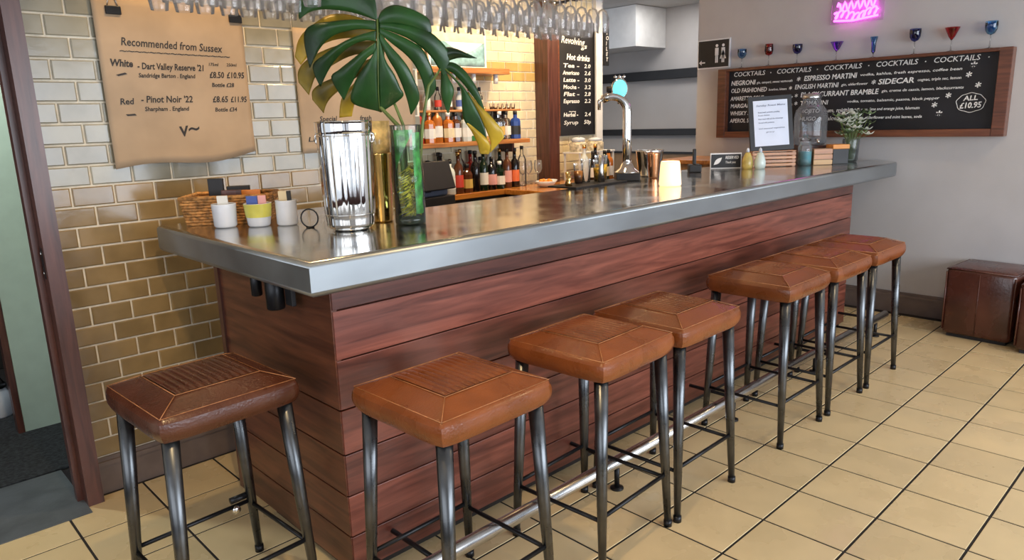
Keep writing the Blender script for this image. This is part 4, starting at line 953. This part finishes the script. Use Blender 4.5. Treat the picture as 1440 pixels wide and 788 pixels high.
def rel(parent):
    inv = Matrix.Translation(-parent.location)
    for c in parent.children: c.matrix_parent_inverse = inv
ML = [
 ([(345, 62), (338, -10), (290, -75), (180, -80), (100, -40), (80, 30)], [(345, 70), (300, 52), (240, 34), (170, 22), (120, 25), (82, 42)], 0),
 ([(345, 70), (270, 62), (190, 62), (120, 66), (92, 100), (100, 192)], [(340, 98), (290, 92), (240, 96), (190, 108), (145, 140), (102, 194)], 0),
 ([(340, 98), (290, 108), (230, 126), (160, 158), (112, 190), (128, 252)], [(336, 132), (300, 128), (255, 140), (205, 170), (165, 210), (132, 254)], 0),
 ([(336, 132), (290, 158), (245, 185), (205, 208), (172, 232), (205, 300)], [(333, 165), (305, 178), (280, 205), (255, 235), (230, 268), (207, 302)], 0),
 ([(333, 165), (300, 195), (268, 228), (245, 262), (234, 312), (322, 342)], [(345, 120), (340, 165), (335, 210), (330, 250), (328, 300), (324, 344)], 0),
 ([(345, 120), (340, 165), (335, 210), (330, 250), (328, 300), (324, 344)], [(348, 130), (362, 190), (385, 230), (400, 270), (406, 300), (330, 344)], 0),
 ([(345, 120), (368, 180), (390, 220), (408, 265), (420, 310), (426, 352)], [(348, 105), (380, 145), (415, 185), (440, 225), (462, 300), (430, 353)], 0),
 ([(346, 104), (385, 138), (425, 170), (455, 205), (476, 255), (482, 312)], [(347, 90), (395, 108), (445, 130), (490, 165), (520, 262), (486, 312)], 0),
 ([(347, 90), (400, 108), (450, 130), (500, 168), (530, 210), (548, 242)], [(348, 76), (400, 78), (455, 86), (515, 105), (568, 165), (552, 243)], 0),
 ([(347, 76), (400, 80), (440, 88), (470, 98), (495, 108), (512, 118)], [(346, 66), (362, 38), (400, 22), (450, 32), (508, 62), (516, 112)], 0)]
BLL = [
 ([(345, 65), (270, 20), (180, 5), (100, 40), (60, 75), (42, 125)], [(345, 90), (260, 82), (180, 85), (120, 105), (85, 130), (60, 152)], 1),
 ([(342, 95), (240, 95), (150, 112), (80, 140), (48, 170), (45, 205)], [(338, 130), (240, 135), (160, 165), (110, 190), (90, 220), (76, 247)], 0),
 ([(338, 135), (260, 160), (180, 195), (120, 215), (90, 235), (86, 262)], [(335, 160), (260, 195), (190, 235), (150, 262), (130, 285), (120, 307)], 0),
 ([(335, 160), (280, 190), (230, 225), (195, 255), (180, 285), (172, 324)], [(332, 190), (290, 215), (255, 245), (238, 270), (226, 292), (216, 322)], 1)]
RL = [
 ([(536, 228), (545, 195), (560, 172), (590, 178), (625, 195), (657, 212)], [(545, 235), (560, 218), (580, 210), (605, 207), (630, 210), (657, 213)], 0),
 ([(540, 225), (575, 218), (610, 240), (640, 280), (660, 320), (675, 372)], [(545, 238), (575, 250), (600, 275), (620, 300), (645, 335), (672, 373)], 0),
 ([(545, 235), (572, 262), (600, 300), (602, 350), (608, 400), (655, 462)], [(560, 245), (605, 290), (632, 330), (655, 375), (672, 420), (678, 458)], 0),
 ([(625, 310), (655, 350), (690, 385), (715, 415), (730, 435), (734, 456)], [(620, 320), (648, 365), (668, 410), (684, 450), (690, 475), (684, 504)], 1),
 ([(612, 405), (628, 430), (640, 455), (648, 475), (650, 490), (654, 503)], [(618, 400), (650, 430), (676, 455), (685, 470), (688, 485), (682, 505)], 1),
 ([(540, 235), (538, 270), (536, 300), (538, 325), (545, 345), (553, 370)], [(556, 245), (566, 270), (576, 290), (578, 310), (570, 335), (558, 372)], 0)]
V0 = Vector((1.585, 2.235, Z+.06))
mo = thing('monstera_leaf', 'large dark green split monstera leaf rising from the glass vase', 'leaf', V0)
J1 = Vector((1.549, 2.300, 1.868))
monstera(mo, 'leaf_blade', J1, (345, 65), [(345, 65), (342, 130), (335, 210), (328, 280), (324, 342)], ML, [M['leaf']], back=.085)
MB().tube([V0, Vector((1.575, 2.25, 1.49)), Vector((1.57, 2.41, 1.60)), J1-UF*.06-Vector((0, 0, .03)), J1-UF*.004], [.010, .009, .007, .005, .004], 10).build('petiole', M['stem'], mo)
rel(mo)
mo2 = thing('monstera_leaf', 'yellowing monstera leaf behind the large green leaf, showing its underside', 'leaf', (1.605, 2.255, Z+.06))
J2 = J1-UF*.12
monstera(mo2, 'leaf_blade', J2, (345, 65), [(345, 65), (335, 130), (332, 190)], BLL, [M['leaf_olive'], M['leaf_yellow']], k=PXM*1.045, back=.05)
MB().tube([Vector((1.605, 2.255, Z+.06)), Vector((1.62, 2.28, 1.49)), Vector((1.61, 2.38, 1.68)), J2-UF*.012], [.007, .006, .005, .004], 10).build('petiole', M['stem'], mo2)
rel(mo2)
mo3 = thing('monstera_leaf', 'folded monstera leaf with a yellow tip drooping right of the vase', 'leaf', (1.61, 2.21, Z+.06))
J3 = Vector((1.745, 2.185, 1.702))
monstera(mo3, 'leaf_blade', J3, (545, 228), [(545, 228), (585, 270), (615, 315), (640, 360)], RL, [M['leaf'], M['leaf_yellow']], k=.00275, back=.05, tw=.2)
MB().tube([Vector((1.61, 2.21, Z+.06)), Vector((1.640, 2.185, 1.50)), Vector((1.665, 2.17, 1.63)), J3], [.007, .006, .005, .004], 10).build('petiole', M['stem'], mo3)
rel(mo3)

# cups, basket -------------------------------------------------------------
bk = thing('wicker_basket', 'rectangular wicker basket holding menus and packets behind the cups', 'basket', (1.20, 2.93, Z), R(-38))
BW, BDp, BHt = .15, .10, .105
wk = MB()
for r in range(9):
    z = .006+r*.0115; s = 1+.10*r/9; pts = []
    per = [(-BW, -BDp), (BW, -BDp), (BW, BDp), (-BW, BDp)]
    for e in range(4):
        a, b_ = per[e], per[(e+1) % 4]; n = 14 if e % 2 == 0 else 10
        nx, ny = [(0, -1), (1, 0), (0, 1), (-1, 0)][e]
        for q in range(n):
            f = q/n; wv = .0035*(1 if (q+r) % 2 else -1); pts.append(((a[0]*(1-f)+b_[0]*f)*s+nx*wv, (a[1]*(1-f)+b_[1]*f)*s+ny*wv, z))
    pts.append(pts[0]); wk.tube(pts, .0062, 6)
wk.build('woven_wall', M['wicker'], bk, kind='stuff')
MB().box(-BW, -BDp, 0, BW, BDp, .006).build('bottom', M['wicker'], bk)
MB().tube([(x*1.1, y*1.1, .108) for x, y in ((-BW, -BDp), (BW, -BDp), (BW, BDp), (-BW, BDp), (-BW, -BDp))], .009, 8).build('rim', M['wicker'], bk)
bx, by = 1.20, 2.93
for (dx, dy, w_, d_2, h, rz, m, nm, lb, ct) in (
   (-.035, .05, .06, .02, .170, -38, M['black'], 'card_machine', 'upright black card machine in the wicker basket, taller of the two black devices', 'device'),
   (.045, .02, .09, .03, .135, -30, M['black'], 'handset', 'low black handset lying across the wicker basket', 'device'),
   (-.01, -.035, .08, .008, .125, -38, M['dark_wood'], 'menu_card', 'dark red menu card leaning in the wicker basket', 'menu'),
   (.06, -.045, .09, .012, .12, -38, liquid('orange_packet', (.75, .25, .05), .4), 'packet', 'orange patterned packet at the front of the wicker basket', 'packet')):
    o = MB().box(-w_/2, -d_2/2, 0, w_/2, d_2/2, h, .003).build(nm, m, None, (bx+dx, by+dy, Z+.0065), (0, 0, R(rz))); tag(o, lb, ct)
def cup(x, y, r, h, m, lb, taper=.92, band=None):
    t = thing('ceramic_cup', lb, 'cup', (x, y, Z), 0, 'ceramic pots on the near end of the zinc top'); b = MB(); b.open = True
    solid(b.lathe([(0, .003), (r*taper*.9, .003), (r*taper, .008), (r, h-.003), (r, h)], 32).build('body', m, t), .004)
    if band: 
        b = MB(); b.open = True; q = .003; b.v = []; n = 32
        vs_ = [((r*(taper+(1-taper)*f)+q)*math.cos(2*PI*i/n), (r*(taper+(1-taper)*f)+q)*math.sin(2*PI*i/n), h*f) for f in (.42, .99) for i in range(n)]
        b.add(vs_, [(i, (i+1) % n, n+(i+1) % n, n+i) for i in range(n)], True); b.build('glaze_band', band, t)
    return t
cup(1.105, 2.775, .044, .092, M['ceramic_white'], 'bluish white ceramic pot at the front of the wicker basket')
cup(1.20, 2.685, .050, .090, M['ceramic_white'], 'white ceramic pot with a yellow glazed upper half, the middle pot', .80, M['ceramic_yellow'])
cup(1.285, 2.62, .038, .098, M['ceramic_white'], 'white ceramic pot nearest the steel cooler', 1.0)
def sachet(x, y, z, w_, h, rz, m, nm, lb): tag(MB().box(-w_/2, -.004, 0, w_/2, .004, h, .001).build(nm, m, None, (x, y, z), (R(4), 0, R(rz))), lb, 'sachet', 'sachets in the ceramic pots')
sachet(1.105, 2.775, Z+.008, .04, .115, -40, LM['white'], 'sachet', 'white paper sachet in the bluish white pot')
sachet(1.19, 2.70, Z+.008, .045, .110, -50, LM['blue'], 'sachet', 'blue sachet in the yellow glazed pot')
sachet(1.215, 2.672, Z+.008, .03, .112, -35, LM['pink'], 'sachet', 'pink sachet in the yellow glazed pot')
sachet(1.283, 2.628, Z+.008, .035, .125, -45, LM['cream'], 'sachet', 'cream sachet in the pot nearest the steel cooler')
sachet(1.298, 2.610, Z+.008, .016, .125, -45, LM['black'], 'sachet', 'black sachet in the pot nearest the steel cooler')

# ============================================================ HANGING GLASS RACK
rack = thing('glass_rack', 'ceiling hung steel rack of upside down stem glasses above the bar', 'rack', (.95, 2.45, 2.11))
YS = [.0, .11, .22, .33]
for y in YS:
    for s in (-.016, .016): MB().tube([(-.02, y+s, 0), (2.14, y+s, 0)], .004, 8).build('rail', M['brushed'], rack)
for x in (0, 1.06, 2.12): 
    MB().tube([(x, -.04, .006), (x, .38, .006)], .006, 8).build('cross_bar', M['black_steel'], rack)
    MB().tube([(x, .17, .006), (x, .17, .488)], .005, 8).build('drop_rod', M['black_steel'], rack)
gp = stem_proto(M['rack_glass'], 1.0)
first = True
for a, y in enumerate(YS):
    for i in range(26):
        o = gp if first else copy_tree(gp); first = False
        o.location = (.965+i*.082+random.uniform(-.005, .005), 2.45+y, 2.1185); o.rotation_euler = (PI, 0, random.random()*6)
        o.scale = (.98, .98, [1.0, 1.06, .96, 1.02][a])
        rw = ['front row', 'second row', 'third row', 'rear row'][a]; th = ['left', 'middle', 'right'][min(2, i//9)]
        o['label'] = 'upturned clear stem glass, %s, %s third of the rack' % (rw, th); o['category'] = 'glass'; o['group'] = 'hanging stem glasses, %s, %s third' % (rw, th)
